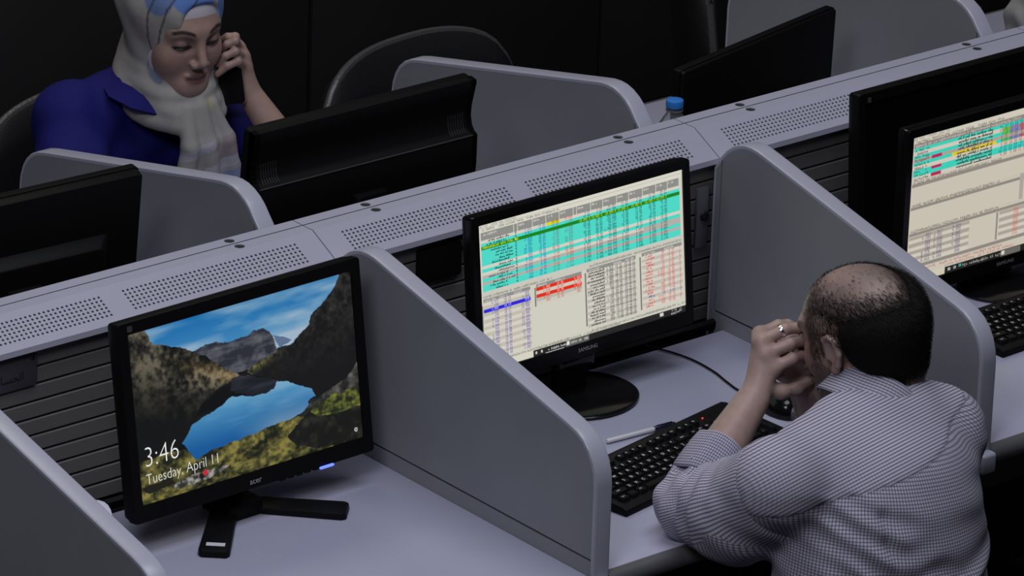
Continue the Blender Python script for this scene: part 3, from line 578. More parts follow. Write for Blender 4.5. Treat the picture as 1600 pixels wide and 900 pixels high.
# right-hand station: lit monitor with an unlit one behind it
t = empty('monitor', 'black monitor with pale stock tables at the right edge of the picture', 'monitor', (1.430, -0.296, ZD), math.radians(0.0))
w, h = 0.516, 0.2905; M = head_matrix(-.004, .2135, 0.5)
mon_head(t, w, h, 0.0155, 0.017, 0.026, 0.05, M, img=stock_table_two(), bezel_mat=M_gls)
flat_text('SAMSUNG', 0.0098, M_logo, t, M @ Matrix.Translation((0.0, -.0053, -h / 2 - .0150)), 'logo', align='CENTER')
MB().tube([(-w / 2 - .014, -.001, h / 2 + .0165), (0, -.002, h / 2 + .0175), (w / 2 + .014, -.001, h / 2 + .0165)], .0011, 6).xf(M).build('rim_highlight', M_steel, t)  # thin steel tube added as a highlight along the top rim
oval_stand(t, 0, .2135, .5, r=.084, neck_y=.033)
t = empty('monitor', 'unlit black monitor standing behind the rightmost lit monitor', 'monitor', (1.412, -0.185, ZD), 0.0)
w, h = 0.470, 0.2934; M = head_matrix(.012, .236, 4.0)
mon_head(t, w, h, 0.0185, 0.0205, 0.029, 0.05, M)
MB().prism(rrect(.008, .010, .001, 2, -w / 2 + .008, h / 2 + .006), -.0056, -.0046, 'y').xf(M).build('sticker', M_plate, t)
MB().prism(rrect(.06, .02, .006, 3, 0, .020), 0.0, 0.20, 'z').build('neck', M_blk, t, bevel=0.003)
MB().prism(rrect(.17, .055, .02, 4, 0, .006), 0.0, 0.012, 'z').build('base', M_blk, t, bevel=0.003)
# far-side monitors, seen from behind
def far_monitor(label, x, y, rz, zc, w, h, rear, tilt, top=.018, bot=.026, depth=.06):
    t = empty('monitor', label, 'monitor', (x, y, ZD), PI + rz)
    M = head_matrix(0, zc, tilt); mon_head(t, w, h, .018, top, bot, depth, M, rear=rear)
    MB().prism(rrect(.07, .03, .01, 4, 0, .055), .01, zc, 'z').build('neck', M_blk, t, bevel=.002)
    MB().prism(rrect(.24, .17, .06, 6, 0, .03), 0, .012, 'z').build('base', M_blk, t, bevel=.003)
    return t
far_monitor('back of the black monitor cut off at the left edge', -0.415, 0.300, math.radians(-3), .256, .470, .294, 'plain', 6)
far_monitor('back of the black monitor with a scooped ribbed shell before the woman', 0.333, 0.290, 0, .268, .470, .294, 'scooped', 6)
far_monitor('back of the thin black monitor slanting up behind the blue-capped bottle', 1.352, 0.336, math.radians(12), .176, .470, .270, 'thin', 1)
# ------------------------------------------------------------------ keyboards
U1 = 0.0190
def key_mesh(wu, du=1.0):
    wx = wu * U1 - .0026; wy = du * U1 - .0026; b = MB()
    a = rrect(wx, wy, .0018, 2); n = len(a)
    tp = [(x * (wx - .0046) / wx, y * (wy - .0046) / wy + .0008) for x, y in a]
    b.add([(x, y, 0) for x, y in a] + [(x, y, .0072) for x, y in tp], [tuple(range(n, 2 * n))] + [(i, (i + 1) % n, n + (i + 1) % n, n + i) for i in range(n)])
    return b.mesh('key')
KM = {}; LM = {}
def legend_mesh(s):
    if s not in LM:
        me = text_mesh(s, .0082 if len(s) == 1 else .0046); me.transform(Matrix.Translation((-.0042, -.0012 if len(s) == 1 else 0, .00735))); LM[s] = me
    return LM[s]
def keyboard(label, loc, rz, group):
    t = empty('keyboard', label, 'keyboard', loc, rz, group)
    L, D = .459, .158
    pr = [(-D / 2, .001), (-D / 2, .012), (-D / 2 + .012, .0155), (D / 2 - .012, .0245), (D / 2, .022), (D / 2, .001)]
    MB().prism(pr, -L / 2, L / 2, 'x').build('case', M_blk, t, bevel=.002)
    x0 = -L / 2 + .0115; tilt = math.atan2(.009, D - .024)
    def put(wu, x, row, txt=None, du=1.0, dy=0.0):
        k = (wu, du)
        if k not in KM: KM[k] = key_mesh(wu, du)
        y = -D / 2 + .026 + row * U1 + dy + (.006 if row == 5 else 0); z = .0150 + (y + D / 2 - .012) * math.tan(tilt)
        o = link('key', KM[k], M_key, t, (x0 + (x + wu / 2) * U1, y, z), (tilt, 0, 0))
        if txt: link('legend', legend_mesh(txt), M_leg, o)
    def row(r, items, x=0.0):
        for it in items:
            if isinstance(it, (int, float)): x += it; continue
            wu, tx = it; put(wu, x, r, tx); x += wu
    row(5, [(1, 'Esc'), .65] + [(1, 'F%d' % i) for i in range(1, 5)] + [.5] + [(1, 'F%d' % i) for i in range(5, 9)] + [.5] + [(1, 'F%d' % i) for i in range(9, 13)] + [.25, (1, 'PS'), (1, 'SL'), (1, 'PB')])
    row(4, [(1, c) for c in '`1234567890-='] + [(2, 'Back'), .25, (1, 'Ins'), (1, 'Hm'), (1, 'PU'), .25, (1, 'NL'), (1, '/'), (1, '*'), (1, '-')])
    row(3, [(1.5, 'Tab')] + [(1, c) for c in 'QWERTYUIOP[]'] + [(1.5, '\\'), .25, (1, 'Del'), (1, 'End'), (1, 'PD'), .25, (1, '7'), (1, '8'), (1, '9')])
    row(2, [(1.75, 'Caps')] + [(1, c) for c in "ASDFGHJKL;'"] + [(2.25, 'Enter'), 3.5, (1, '4'), (1, '5'), (1, '6')])
    row(1, [(2.25, 'Shift')] + [(1, c) for c in 'ZXCVBNM,./'] + [(2.75, 'Shift'), 1.25, (1, '^'), 1.25, (1, '1'), (1, '2'), (1, '3')])
    row(0, [(1.25, 'Ctrl'), (1.25, None), (1.25, 'Alt'), (6.25, None), (1.25, 'Alt'), (1.25, None), (1.25, None), (1.25, 'Ctrl'), .25, (1, '<'), (1, 'v'), (1, '>'), .25, (2, '0'), (1, '.')])
    put(1, 21.75, 3, '+', 2.0, -U1 / 2); put(1, 21.75, 1, None, 2.0, -U1 / 2)
    for q in range(3):
        MB().lathe([(.0018, 0), (.0016, .001)], 8).build('indicator_light', M_led_r if q == 0 else M_blk, t, loc=(x0 + (19.0 + q * 1.0) * U1, D / 2 - .026, .0243))
    return t
kb = keyboard('black keyboard under the man\'s forearm beside the pen', (0.400, -0.546, ZD + .0005), math.radians(10.2), 'keyboards')
k2 = copy_tree(kb); k2.location = (1.425, -0.455, ZD + .0005); k2.rotation_euler = (0, 0, math.radians(2)); k2['label'] = 'black keyboard at the right edge below the pale stock tables'
# ------------------------------------------------------------------ small things
t = empty('computer_mouse', 'black mouse on the worktop just beyond the man\'s hands', 'mouse', (0.705, -0.475, ZD), math.radians(-12))
vs = []; fs = []; nx_, ny_ = 16, 10
for i in range(ny_ + 1):
    f = i / ny_
    for k in range(nx_):
        a = 2 * PI * k / nx_; rr = math.sqrt(max(0, 1 - f ** 2.4))
        vs.append((.032 * rr * math.cos(a) * (1 + .08 * math.sin(a)), .056 * rr * math.sin(a), .002 + .036 * f * (1 - .22 * math.sin(a) * rr)))
for i in range(ny_):
    for k in range(nx_): fs.append((i * nx_ + k, i * nx_ + (k + 1) % nx_, (i + 1) * nx_ + (k + 1) % nx_, (i + 1) * nx_ + k))
fs.append(tuple(range(nx_))[::-1]); MB().add(vs, fs).build('shell', M_gls, t, smooth=True)
MB().lathe([(.001, -.004), (.008, -.004), (.009, 0), (.008, .004), (.001, .004)], 14).xf(Matrix.Translation((0, .030, .030)) @ Matrix.Rotation(PI / 2, 4, 'Y')).build('scroll_wheel', M_key, t, smooth=True)
pts = [(0.690, -0.120, .7435), (.705, -.150, .7435), (.718, -.190, .7435), (.7235, -.235, .7435), (.719, -.290, .7435), (.708, -.335, .7435), (.700, -.375, .7435), (.703, -.405, .7445), (.706, -.418, .7520)]
def spline(p, k=6):
    p = [Vector(q) for q in p]; out = []
    for i in range(len(p) - 1):
        a, b_, c, d_ = p[max(i - 1, 0)], p[i], p[i + 1], p[min(i + 2, len(p) - 1)]
        for j in range(k):
            u = j / k; out.append(.5 * ((2 * b_) + (c - a) * u + (2 * a - 5 * b_ + 4 * c - d_) * u * u + (3 * b_ - a - 3 * c + d_) * u ** 3))
    return out + [p[-1]]
o = MB().tube(spline(pts), .0019, 8).build('mouse_cable', M_blk, smooth=True); prop(o, 'thin black cable curving over the worktop to the mouse', 'cable')
t = empty('pen', 'white ballpoint pen with dark cap lying above the keyboard', 'pen', (.430, -.4195, ZD + .0055), math.atan2(-.011, .139))
RY = Matrix.Rotation(PI / 2, 4, 'Y')
MB().lathe([(.0032, -.072), (.0042, -.070), (.0043, .030), (.0040, .031)], 12).xf(RY).build('barrel', M_white, t, smooth=True)
cp = MB().lathe([(.0046, .030), (.0050, .031), (.0050, .066), (.0036, .076), (.001, .078)], 12).xf(RY).build('cap', M_navy, t, smooth=True)
MB().box(.036, .070, -.0013, .0013, .0045, .0062).build('clip', M_navy, cp, bevel=.0004)
t = empty('water_bottle', 'clear plastic water bottle with bright blue cap behind the divider', 'bottle', (1.068, 0.236, ZD + .006))
MB().lathe([(.030, 0), (.040, .004), (.042, .012), (.042, .060), (.0395, .066), (.042, .072), (.042, .110), (.0395, .116), (.042, .122), (.042, .186), (.040, .202), (.033, .226), (.022, .246), (.0148, .257), (.0142, .269)], 28).build('body', M_pet2, t, smooth=True)
c = MB().lathe([(.0146, .2690), (.0168, .2698), (.0170, .2810), (.0160, .2835), (.013, .2846), (.001, .2848)], 28).build('cap', M_cap, t, smooth=True)
MB().lathe([(.0143, .262), (.0168, .2625), (.0168, .2645), (.0143, .265)], 24).build('neck_ring', M_pet2, t, smooth=True)
# paper slip hung on the near-left partition
PAP = (-.605, -.520, .988); fs = []
vs = []
for i in range(9):
    for j in range(7):
        u_, v_ = i / 8, j / 6; y = PAP[0] + (PAP[1] - PAP[0]) * u_; vs.append((.0008 + .031 * max(0, 1 - v_ * 1.6) ** 2 * (.45 + .65 * math.sin(PI * min(1, u_ * .9 + .1))), y, PAP[2] + .004 * u_ - .14 * v_ + .012 * math.sin(PI * u_) * (1 - v_)))
for i in range(8):
    for j in range(6): a = i * 7 + j; fs.append((a, a + 7, a + 8, a + 1))
o = MB().add(vs, fs).build('paper_slip', M_paper, smooth=True, loc=(-W + .0224, 0, 0)); prop(o, 'white paper slip curling off the bottom left partition', 'paper')
md = o.modifiers.new('solid', 'SOLIDIFY'); md.thickness = .0006
# plates clipped on the slats
def plate_obj(label, x0, x1, z0, z1, m, th=.004):
    t = empty('name_plate', label, 'plate', ((x0 + x1) / 2, -.0866, z0), group='plates hung on the slats')
    w_ = (x1 - x0) / 2; MB().prism(rrect(2 * w_, z1 - z0, .003, 2, 0, (z1 - z0) / 2), -th, -.0002, 'y').build('board', m, t, bevel=.0006); return t
t = plate_obj('grey name plate with Arabic lettering on the slats at the left edge', -.765, -.622, .984, 1.046, M_plate)
AR = '\uFEF1\uFEA9\uFE8E\uFEB4\uFEA4\uFEDF\u0627'
me = text_mesh(AR, .021, 0.0001, 'RIGHT'); me.transform(Matrix.Translation((.0455, -.0044, .016)) @ Matrix.Rotation(PI / 2, 4, 'X')); link('lettering', me, M_ink, t)
MB().lathe([(.001, 0), (.0042, .0002), (.0036, .0012), (.001, .0016)], 12).xf(Matrix.Translation((.063, -.0040, .050)) @ Matrix.Rotation(PI / 2, 4, 'X')).build('screw', M_ink, t)
plate_obj('black plate hung on the slats between partition and stock table monitor', .184, .280, .972, 1.034, M_blk, .010)
t = plate_obj('narrow grey plate with a dark knob right of the stock table monitor', .838, .866, .888, 1.006, mat('mid_grey_plastic', (.10, .10, .115), .4), .006)
MB().lathe([(.001, 0), (.010, .0004), (.0088, .004), (.001, .005)], 16).xf(Matrix.Translation((.004, -.0060, .062)) @ Matrix.Rotation(PI / 2, 4, 'X')).build('knob', M_ink, t, smooth=True)
# ------------------------------------------------------------------ chairs
def chair(label, x, y, rz, wid, ztop, group='office chairs'):
    t = empty('office_chair', label, 'chair', (x, y, 0), rz, group)
    # person faces -y in local frame; backrest at +y
    zb = .50; hgt = ztop - zb; rows = 12; cols = 20; vs = []; fs = []
    for side in (0, 1):
        for i in range(rows + 1):
            f = i / rows; hw = wid / 2 * (0.80 + .20 * math.sin(PI * min(1, f * .75 + .18)))
            for j in range(cols + 1):
                g = j / cols * 2 - 1; ztp = zb + hgt * (1 - .13 * abs(g) ** 2.6 - .09 * abs(g) ** 9)
                z = zb + (ztp - zb) * f; xx = hw * math.copysign(abs(g) ** .92, g)
                edge = (1 - abs(g) ** 8) * (1 - (2 * f - 1) ** 10); th = .012 + .032 * max(0, edge)
                vs.append((xx, .235 + .05 * f - .05 * g * g + (th if side else -th * .7), z))
    n = (rows + 1) * (cols + 1)
    for i in range(rows):
        for j in range(cols):
            a = i * (cols + 1) + j; fs += [(a, a + 1, a + cols + 2, a + cols + 1), (n + a, n + a + cols + 1, n + a + cols + 2, n + a + 1)]
    ring = [i for i in range(cols + 1)] + [i * (cols + 1) + cols for i in range(1, rows + 1)] + [rows * (cols + 1) + j for j in range(cols - 1, -1, -1)] + [i * (cols + 1) for i in range(rows - 1, 0, -1)]
    for q in range(len(ring)): a, b_ = ring[q], ring[(q + 1) % len(ring)]; fs.append((a, n + a, n + b_, b_))
    bk = MB().add(vs, fs).build('backrest', M_chair, t, smooth=True)
    pp = [(Vector(vs[a]) + Vector(vs[n + a])) / 2 for a in ring[cols:cols + rows * 2 + cols]]
    MB().tube(pp, .0085, 8).build('piping', M_chairrim, bk, smooth=True)
    MB().prism(rrect(wid * .92, .46, .08, 5, 0, -.02), .43, .50, 'z').build('seat', M_chair, t, bevel=.02, seg=3)
    MB().box(-.035, .035, .20, .245, .40, .60).build('back_bracket', M_steel, t, bevel=.004)
    MB().lathe([(.03, .10), (.03, .25), (.018, .26), (.018, .43)], 16).build('gas_column', M_steel, t, smooth=True)
    for q in range(5):
        a = 2 * PI * q / 5 + .3; MB().tube([(.02 * math.cos(a), .02 * math.sin(a), .11), (.28 * math.cos(a), .28 * math.sin(a), .065)], [.026, .016], 8).build('base_arm', M_steel, t, smooth=True)
        MB().lathe([(.001, -.012), (.024, -.012), (.027, -.006), (.027, .006), (.024, .012), (.001, .012)], 14).xf(Matrix.Translation((.28 * math.cos(a), .28 * math.sin(a), .0275)) @ Matrix.Rotation(a, 4, 'Z') @ Matrix.Rotation(PI / 2, 4, 'X')).build('caster', M_blk, t, smooth=True)
    for sx in (-1, 1):
        MB().tube([(sx * wid * .40, .20, .47), (sx * wid * .52, .18, .56), (sx * wid * .53, .05, .66), (sx * wid * .53, -.12, .665)], .014, 8).build('armrest', M_blk, t, smooth=True)
    return t
M_chairrim = mat('worn_black_piping', (0.060, 0.060, 0.062), 0.34, bump=0.6, bscale=120)
chair('black office chair with curved back standing empty behind the middle far partition', 1.160, 0.855, math.radians(6), .60, .868)
chair('black office chair the woman in blue sits on, its back edge at the left', 0.450, 1.000, 0.0, .66, .868)
chair('black office chair seen edge-on beside the top right partition', 2.155, 1.01, math.radians(50), .50, .985)
t = empty('stool', 'black stool under the seated man, below the picture edge', 'stool', (.43, -1.06, 0))
MB().lathe([(.16, .38), (.19, .39), (.195, .41), (.18, .432), (.001, .436)], 28).build('seat', M_chair, t, smooth=True)
MB().lathe([(.03, .03), (.03, .38)], 14).build('column', M_steel, t, smooth=True)
MB().lathe([(.20, 0), (.21, .01), (.05, .035), (.03, .05)], 28).build('base', M_steel, t, smooth=True)
# ------------------------------------------------------------------ people: implicit surfaces meshed as one continuous skin
def A(*p): return np.array(p, float)
def rotm(yaw=0, pitch=0, roll=0):
    y, p, r = map(math.radians, (yaw, pitch, roll)); c, s = math.cos, math.sin
    Z = np.array([[c(y), -s(y), 0], [s(y), c(y), 0], [0, 0, 1]]); X = np.array([[1, 0, 0], [0, c(p), -s(p)], [0, s(p), c(p)]]); Y = np.array([[c(r), 0, s(r)], [0, 1, 0], [-s(r), 0, c(r)]])
    return Z @ X @ Y
class SDF:
    def __init__(s, lo, hi, h):
        s.lo = np.array(lo, float); s.h = h; s.n = np.ceil((np.array(hi) - s.lo) / h).astype(int) + 1
        s.ax = [(s.lo[i] + np.arange(s.n[i]) * h).astype(np.float32) for i in range(3)]; s.F = np.full(s.n, 0.5, np.float32)
    def sub(s, lo, hi):
        a = np.clip(((np.array(lo) - s.lo) / s.h).astype(int) - 1, 0, s.n); b = np.clip(((np.array(hi) - s.lo) / s.h).astype(int) + 2, 0, s.n)
        if (b <= a).any(): return None
        sl = tuple(slice(a[i], b[i]) for i in range(3))
        return sl, s.ax[0][sl[0]][:, None, None], s.ax[1][sl[1]][None, :, None], s.ax[2][sl[2]][None, None, :]
    def comb(s, sl, d, k, op):
        f = s.F[sl]
        if op == 'sub':
            d = -d; hh = np.maximum(k - np.abs(f - d), 0) / max(k, 1e-6); s.F[sl] = np.maximum(f, d) + hh * hh * k * .25
        else:
            hh = np.maximum(k - np.abs(f - d), 0) / max(k, 1e-6); s.F[sl] = np.minimum(f, d) - hh * hh * k * .25
    def cone(s, p, r1, q, r2, k=.01, op='add'):
        p, q = np.array(p, float), np.array(q, float); m = max(r1, r2) + k + 3 * s.h + .012
        g = s.sub(np.minimum(p, q) - m, np.maximum(p, q) + m)
        if g is None: return s
        sl, X, Y, Z = g; d = q - p; L = max(d @ d, 1e-12)
        t = np.clip(((X - p[0]) * d[0] + (Y - p[1]) * d[1] + (Z - p[2]) * d[2]) / L, 0, 1)
        D = np.sqrt((X - p[0] - t * d[0]) ** 2 + (Y - p[1] - t * d[1]) ** 2 + (Z - p[2] - t * d[2]) ** 2) - (r1 + (r2 - r1) * t)
        s.comb(sl, D.astype(np.float32), k, op); return s
    def chain(s, pts, rs, k=.008, k0=None):
        for i in range(len(pts) - 1): s.cone(pts[i], rs[i], pts[i + 1], rs[i + 1], k if (i or k0 is None) else k0)
        return s
    def ell(s, c, r, R=None, k=.01, op='add'):
        c = np.array(c, float); r = np.array(r, float); R = np.eye(3) if R is None else R; m = r.max() + k + 3 * s.h + .012
        g = s.sub(c - m, c + m)
        if g is None: return s
        sl, X, Y, Z = g; X, Y, Z = X - c[0], Y - c[1], Z - c[2]
        a = [(R[0, i] * X + R[1, i] * Y + R[2, i] * Z) for i in range(3)]
        k0 = np.sqrt(sum((a[i] / r[i]) ** 2 for i in range(3))); k1 = np.sqrt(sum((a[i] / r[i] ** 2) ** 2 for i in range(3)))
        s.comb(sl, (k0 * (k0 - 1) / np.maximum(k1, 1e-6)).astype(np.float32), k, op); return s
    def grid(s): return s.ax[0][:, None, None], s.ax[1][None, :, None], s.ax[2][None, None, :]
    def mesh(s, name):
        F = s.F; S = F < 0; n = s.n
        c = np.zeros(n - 1, np.int8)
        for dx in (0, 1):
            for dy in (0, 1):
                for dz in (0, 1): c += S[dx:n[0] - 1 + dx, dy:n[1] - 1 + dy, dz:n[2] - 1 + dz]
        m = (c > 0) & (c < 8); I, J, K = np.nonzero(m); idx = np.full(n - 1, -1, np.int32); idx[m] = np.arange(len(I))
        P = np.zeros((len(I), 3)); Wt = np.zeros(len(I))
        cs = [(0, 0, 0), (1, 0, 0), (0, 1, 0), (1, 1, 0), (0, 0, 1), (1, 0, 1), (0, 1, 1), (1, 1, 1)]
        val = [F[I + a, J + b, K + d] for a, b, d in cs]
        for a in range(8):
            for b in range(a + 1, 8):
                df = [cs[b][q] - cs[a][q] for q in range(3)]
                if sum(abs(q) for q in df) != 1: continue
                x = (val[a] < 0) != (val[b] < 0); t = np.where(x, val[a] / np.where(x, val[a] - val[b], 1), 0)
                for q in range(3): P[:, q] += np.where(x, cs[a][q] + t * df[q], 0)
                Wt += x
        P = P / Wt[:, None] + np.stack([I, J, K], 1); co = s.lo + P * s.h
        Q = []
        for ax in range(3):
            a = [slice(1, n[q] - 1) for q in range(3)]; b = list(a); a[ax] = slice(0, n[ax] - 1); b[ax] = slice(1, n[ax])
            s0, s1 = S[tuple(a)], S[tuple(b)]; e = np.nonzero(s0 != s1); g = [e[q] + (0 if q == ax else 1) for q in range(3)]
            u, v = (ax + 1) % 3, (ax + 2) % 3
            def cell(du, dv):
                h_ = list(g); h_[u] = h_[u] - du; h_[v] = h_[v] - dv; return idx[tuple(h_)]
            q = np.stack([cell(1, 1), cell(0, 1), cell(0, 0), cell(1, 0)], 1); fl = ~s0[e]; q[fl] = q[fl][:, ::-1]; Q.append(q)
        Q = np.concatenate(Q); Q = Q[(Q >= 0).all(1)]
        return co, Q
def color_mesh(name, co, f, colr):
    me = np_mesh(name, co, f, True); at = me.color_attributes.new('tint', 'FLOAT_COLOR', 'POINT'); c = np.ones((len(co), 4), np.float32); c[:, :3] = colr; at.data.foreach_set('color', c.ravel()); return me
def sstep(a, b, x): t = np.clip((x - a) / (b - a), 0, 1); return t * t * (3 - 2 * t)
def wob(co, fr, seed, n=6):
    rs = np.random.RandomState(seed); o = np.zeros(len(co))
    for i in range(n):
        k = rs.randn(3); k *= fr * (0.6 + rs.rand()) / np.linalg.norm(k); o += np.sin(co @ k + rs.rand() * 6.28)
    return o / n
def mixv(c, t, d): return c * (1 - t[:, None]) + np.array(d)[None, :] * t[:, None]
def build_head(S, H, R, s=1.0, male=True):
    P = lambda *p: H + R @ (A(*p) * s)
    def E(c, r, k=.012, op='add', R2=None): S.ell(P(*c), A(*r) * s, R if R2 is None else R @ R2, k * s, op)
    def Cn(p, r1, q, r2, k=.01, op='add'): S.cone(P(*p), r1 * s, P(*q), r2 * s, k * s, op)
    if male:
        E((0, -.018, .045), (.079, .101, .080)); E((0, -.05, .015), (.070, .066, .070), .03); E((0, .03, .02), (.068, .072, .07), .03); E((0, .035, -.045), (.060, .060, .075), .03)
        for x in (-1, 1): Cn((x * .054, .0, -.055), .020, (x * .020, .078, -.105), .020, .03); E((x * .045, .058, -.028), (.026, .026, .032), .02)
        Cn((-.014, .084, -.108), .018, (.014, .084, -.108), .018, .02)
        Cn((0, -.022, -.05), .062, (-.02, -.035, -.18), .062, .03); E((0, -.076, -.05), (.05, .035, .05), .03)
    else:
        E((0, -.015, .045), (.074, .094, .078)); E((0, .03, .010), (.066, .068, .075), .03); E((0, .034, -.040), (.058, .056, .066), .03)
        for x in (-1, 1): Cn((x * .050, .01, -.045), .020, (x * .016, .072, -.083), .018, .035); E((x * .042, .062, -.026), (.025, .025, .030), .02)
        Cn((-.007, .078, -.087), .015, (.007, .078, -.087), .015, .03)
        Cn((0, -.03, -.05), .048, (0, -.062, -.16), .050, .03)
    for x in (-1, 1):
        Cn((x * .014, .094 - .005 * (not male), .030), .0085 - .002 * (not male), (x * (.050 if male else .044), .080 - .009 * (not male), .034 - .004 * (not male)), .0075 - .002 * (not male), .016 + .008 * (not male))          # brow
        E((x * .032, .100, .010), (.0175, .013, .0125), .014, 'sub')                     # socket
        E((x * .032, .0800, .008), (.0150, .0140, .0130), .005)                          # lids over the eyeball
        E((x * .0125, .1035, -.030), (.0075, .0085, .0070), .007)                        # nostril wing
    if male: Cn((0, .094, .022), .0085, (0, .117, -.022), .0125, .012)
    else: Cn((0, .091, .020), .0070, (0, .113, -.022), .0092, .011)
    E((0, .092, -.0555), (.023, .0115, .0060), .006); E((0, .0905, -.0670), (.0195, .0120, .0075), .006); E((0, .106, -.0608), (.024, .004, .0012), .003, 'sub')
    for x in ((-1, 1) if male else ()):                                                   # ears: helix, antihelix, lobe
        ex = x * .0790
        pts = [(ex, .012, .010), (ex + x * .008, .008, .026), (ex + x * .013, -.006, .033), (ex + x * .016, -.021, .025), (ex + x * .015, -.024, .004), (ex + x * .010, -.014, -.018), (ex + x * .004, -.004, -.029)]
        for a, b in zip(pts[:-1], pts[1:]): Cn(a, .0048, b, .0048, .004)
        E((ex + x * .004, -.006, .004), (.0055, .017, .026), .006); E((ex + x * .003, -.001, -.030), (.006, .0085, .0095), .006); Cn((ex, .011, .002), .0055, (ex + x * .004, .010, -.008), .004, .004)
        E((ex + x * .010, -.003, .002), (.006, .009, .013), .004, 'sub')
def hand(S, wrist, knuckles, fingers, thumb, r=.0090, pal=.013, k=.007):
    """palm: bars from the wrist to each knuckle; each finger a chain of its own rooted in the palm"""
    w = A(*wrist)
    for q in knuckles: S.cone(w + (A(*q) - w) * .12, pal * 1.25, A(*q), pal * .88, .012)
    for i in range(len(knuckles) - 1): S.cone(knuckles[i], pal * .85, knuckles[i + 1], pal * .85, .010)
    for q, f in zip(knuckles, fingers):
        pts = [A(*q)] + [A(*p) for p in f]; rr = [r * 1.12, r * 1.04, r * .96, r * .84][:len(pts)]
        for i in range(len(pts) - 1): S.cone(pts[i], rr[i], pts[i + 1], rr[i + 1], .0035 if i else .006)
    pts = [A(*p) for p in thumb]; rr = [r * 1.7, r * 1.25, r * 1.12, r * .95]
    for i in range(len(pts) - 1): S.cone(pts[i], rr[i], pts[i + 1], rr[i + 1], .008)
M_skin = mat('skin', (.3, .2, .16), .48, noise=.07, nscale=60, bump=.12, bscale=500, attr='tint')
M_hair = mat('dark_hair', (.006, .0056, .0056), .75, spec=.25, bump=.6, bscale=420)
def shirt_mat():
    m = bpy.data.materials.new('checked_shirt_cloth'); m.use_nodes = True; nt = m.node_tree; b = nt.nodes['Principled BSDF']; N = nt.nodes.new; L = nt.links.new
    b.inputs['Roughness'].default_value = .85; b.inputs['Specular IOR Level'].default_value = .2
    uv = N('ShaderNodeUVMap'); uv.uv_map = 'weave'; wt = N('ShaderNodeUVMap'); wt.uv_map = 'weight'
    su = N('ShaderNodeSeparateXYZ'); sw = N('ShaderNodeSeparateXYZ'); L(uv.outputs[0], su.inputs[0]); L(wt.outputs[0], sw.inputs[0])
    outs = []
    for i in (0, 1):
        d = N('ShaderNodeMath'); d.operation = 'MULTIPLY'; d.inputs[1].default_value = 1 / 0.0055; L(su.outputs[i], d.inputs[0])
        f = N('ShaderNodeMath'); f.operation = 'FRACT'; L(d.outputs[0], f.inputs[0])
        g = N('ShaderNodeMath'); g.operation = 'LESS_THAN'; g.inputs[1].default_value = .40; L(f.outputs[0], g.inputs[0])
        h = N('ShaderNodeMath'); h.operation = 'MULTIPLY'; L(g.outputs[0], h.inputs[0]); L(sw.outputs[i], h.inputs[1])
        k = N('ShaderNodeMath'); k.operation = 'MULTIPLY_ADD'; k.inputs[1].default_value = -.80; k.inputs[2].default_value = 1.0; L(h.outputs[0], k.inputs[0]); outs.append(k)
    mu = N('ShaderNodeMath'); mu.operation = 'MULTIPLY'; L(outs[0].outputs[0], mu.inputs[0]); L(outs[1].outputs[0], mu.inputs[1])
    mx = N('ShaderNodeMix'); mx.data_type = 'RGBA'; mx.inputs[6].default_value = (.042, .034, .095, 1); mx.inputs[7].default_value = (.50, .48, .58, 1); L(mu.outputs[0], mx.inputs[0]); L(mx.outputs[2], b.inputs['Base Color'])
    return m
M_shirt = shirt_mat()
def set_uv(me, u, w):
    """u, w: per-loop arrays"""
    for nm, a in (('weave', u), ('weight', w)):
        l = me.uv_layers.new(name=nm); l.data.foreach_set('uv', np.asarray(a, np.float32).ravel())
def loop_uv(co, f, region, coords, weights):
    """region per face; coords[r](points)->uv ; weights[r]"""
    lu = np.zeros((len(f), 4, 2)); lw = np.zeros((len(f), 4, 2))
    for r, fn in coords.items():
        m = region == r
        if m.any(): lu[m] = fn(co[f[m]].reshape(-1, 3)).reshape(-1, 4, 2); lw[m] = weights[r]
    return lu.reshape(-1, 2), lw.reshape(-1, 2)
# ================================================================== the man
man = empty('person', 'balding man in a checked shirt leaning on his elbow, hands clasped at his mouth', 'person', (.43, -1.06, 0))
HM = A(.531, -.850, 1.057); RM = rotm(10, -12, -6)
LSH, LEL, LWR = A(.222, -.985, .915), A(.222, -.772, .789), A(.401, -.743, .946)
RSH, REL, RWR = A(.632, -.955, .893), A(.625, -.690, .796), A(.520, -.735, .925)
NB = A(.500, -.905, .955)
S = SDF((.12, -1.12, .72), (.76, -.62, 1.20), .0026)
build_head(S, HM, RM, 1.0, True)
S.cone(HM + RM @ A(-.015, -.035, -.15), .058, A(.44, -.97, .88), .075, .03)
S.ell((.43, -.985, .87), (.15, .09, .11), None, .04)
S.chain([LSH, LEL], [.045, .040], .02); S.chain([LEL, LEL + (LWR - LEL) * .35, LWR + (LEL - LWR) * .06], [.038, .043, .0285], .015); S.cone(LSH, .05, A(.43, -.985, .88), .08, .03)
S.chain([RSH, REL], [.045, .040], .02); S.chain([REL, REL + (RWR - REL) * .35, RWR], [.038, .042, .029], .015); S.cone(RSH, .05, A(.43, -.985, .88), .08, .03)
hand(S, LWR, [(.4278, -.7505, .9863), (.4239, -.7354, 1.0078), (.4252, -.7198, 1.0255), (.4394, -.7010, 1.0288)],
     [[(.4583, -.7640, 1.0012), (.4836, -.7590, .9978), (.506, -.7513, .9896)], [(.4604, -.7534, 1.0240), (.4874, -.7498, 1.0208), (.5109, -.7424, 1.0136)],
      [(.4624, -.7368, 1.0447), (.4904, -.7385, 1.0408), (.5106, -.7348, 1.0323)], [(.4755, -.7060, 1.0377), (.4973, -.7057, 1.0337), (.5142, -.7104, 1.0253)]],
     [(.414, -.7427, .9527), (.4400, -.7600, .9440), (.4690, -.7660, .9430), (.4970, -.7640, .9490)], .0098, .0145)
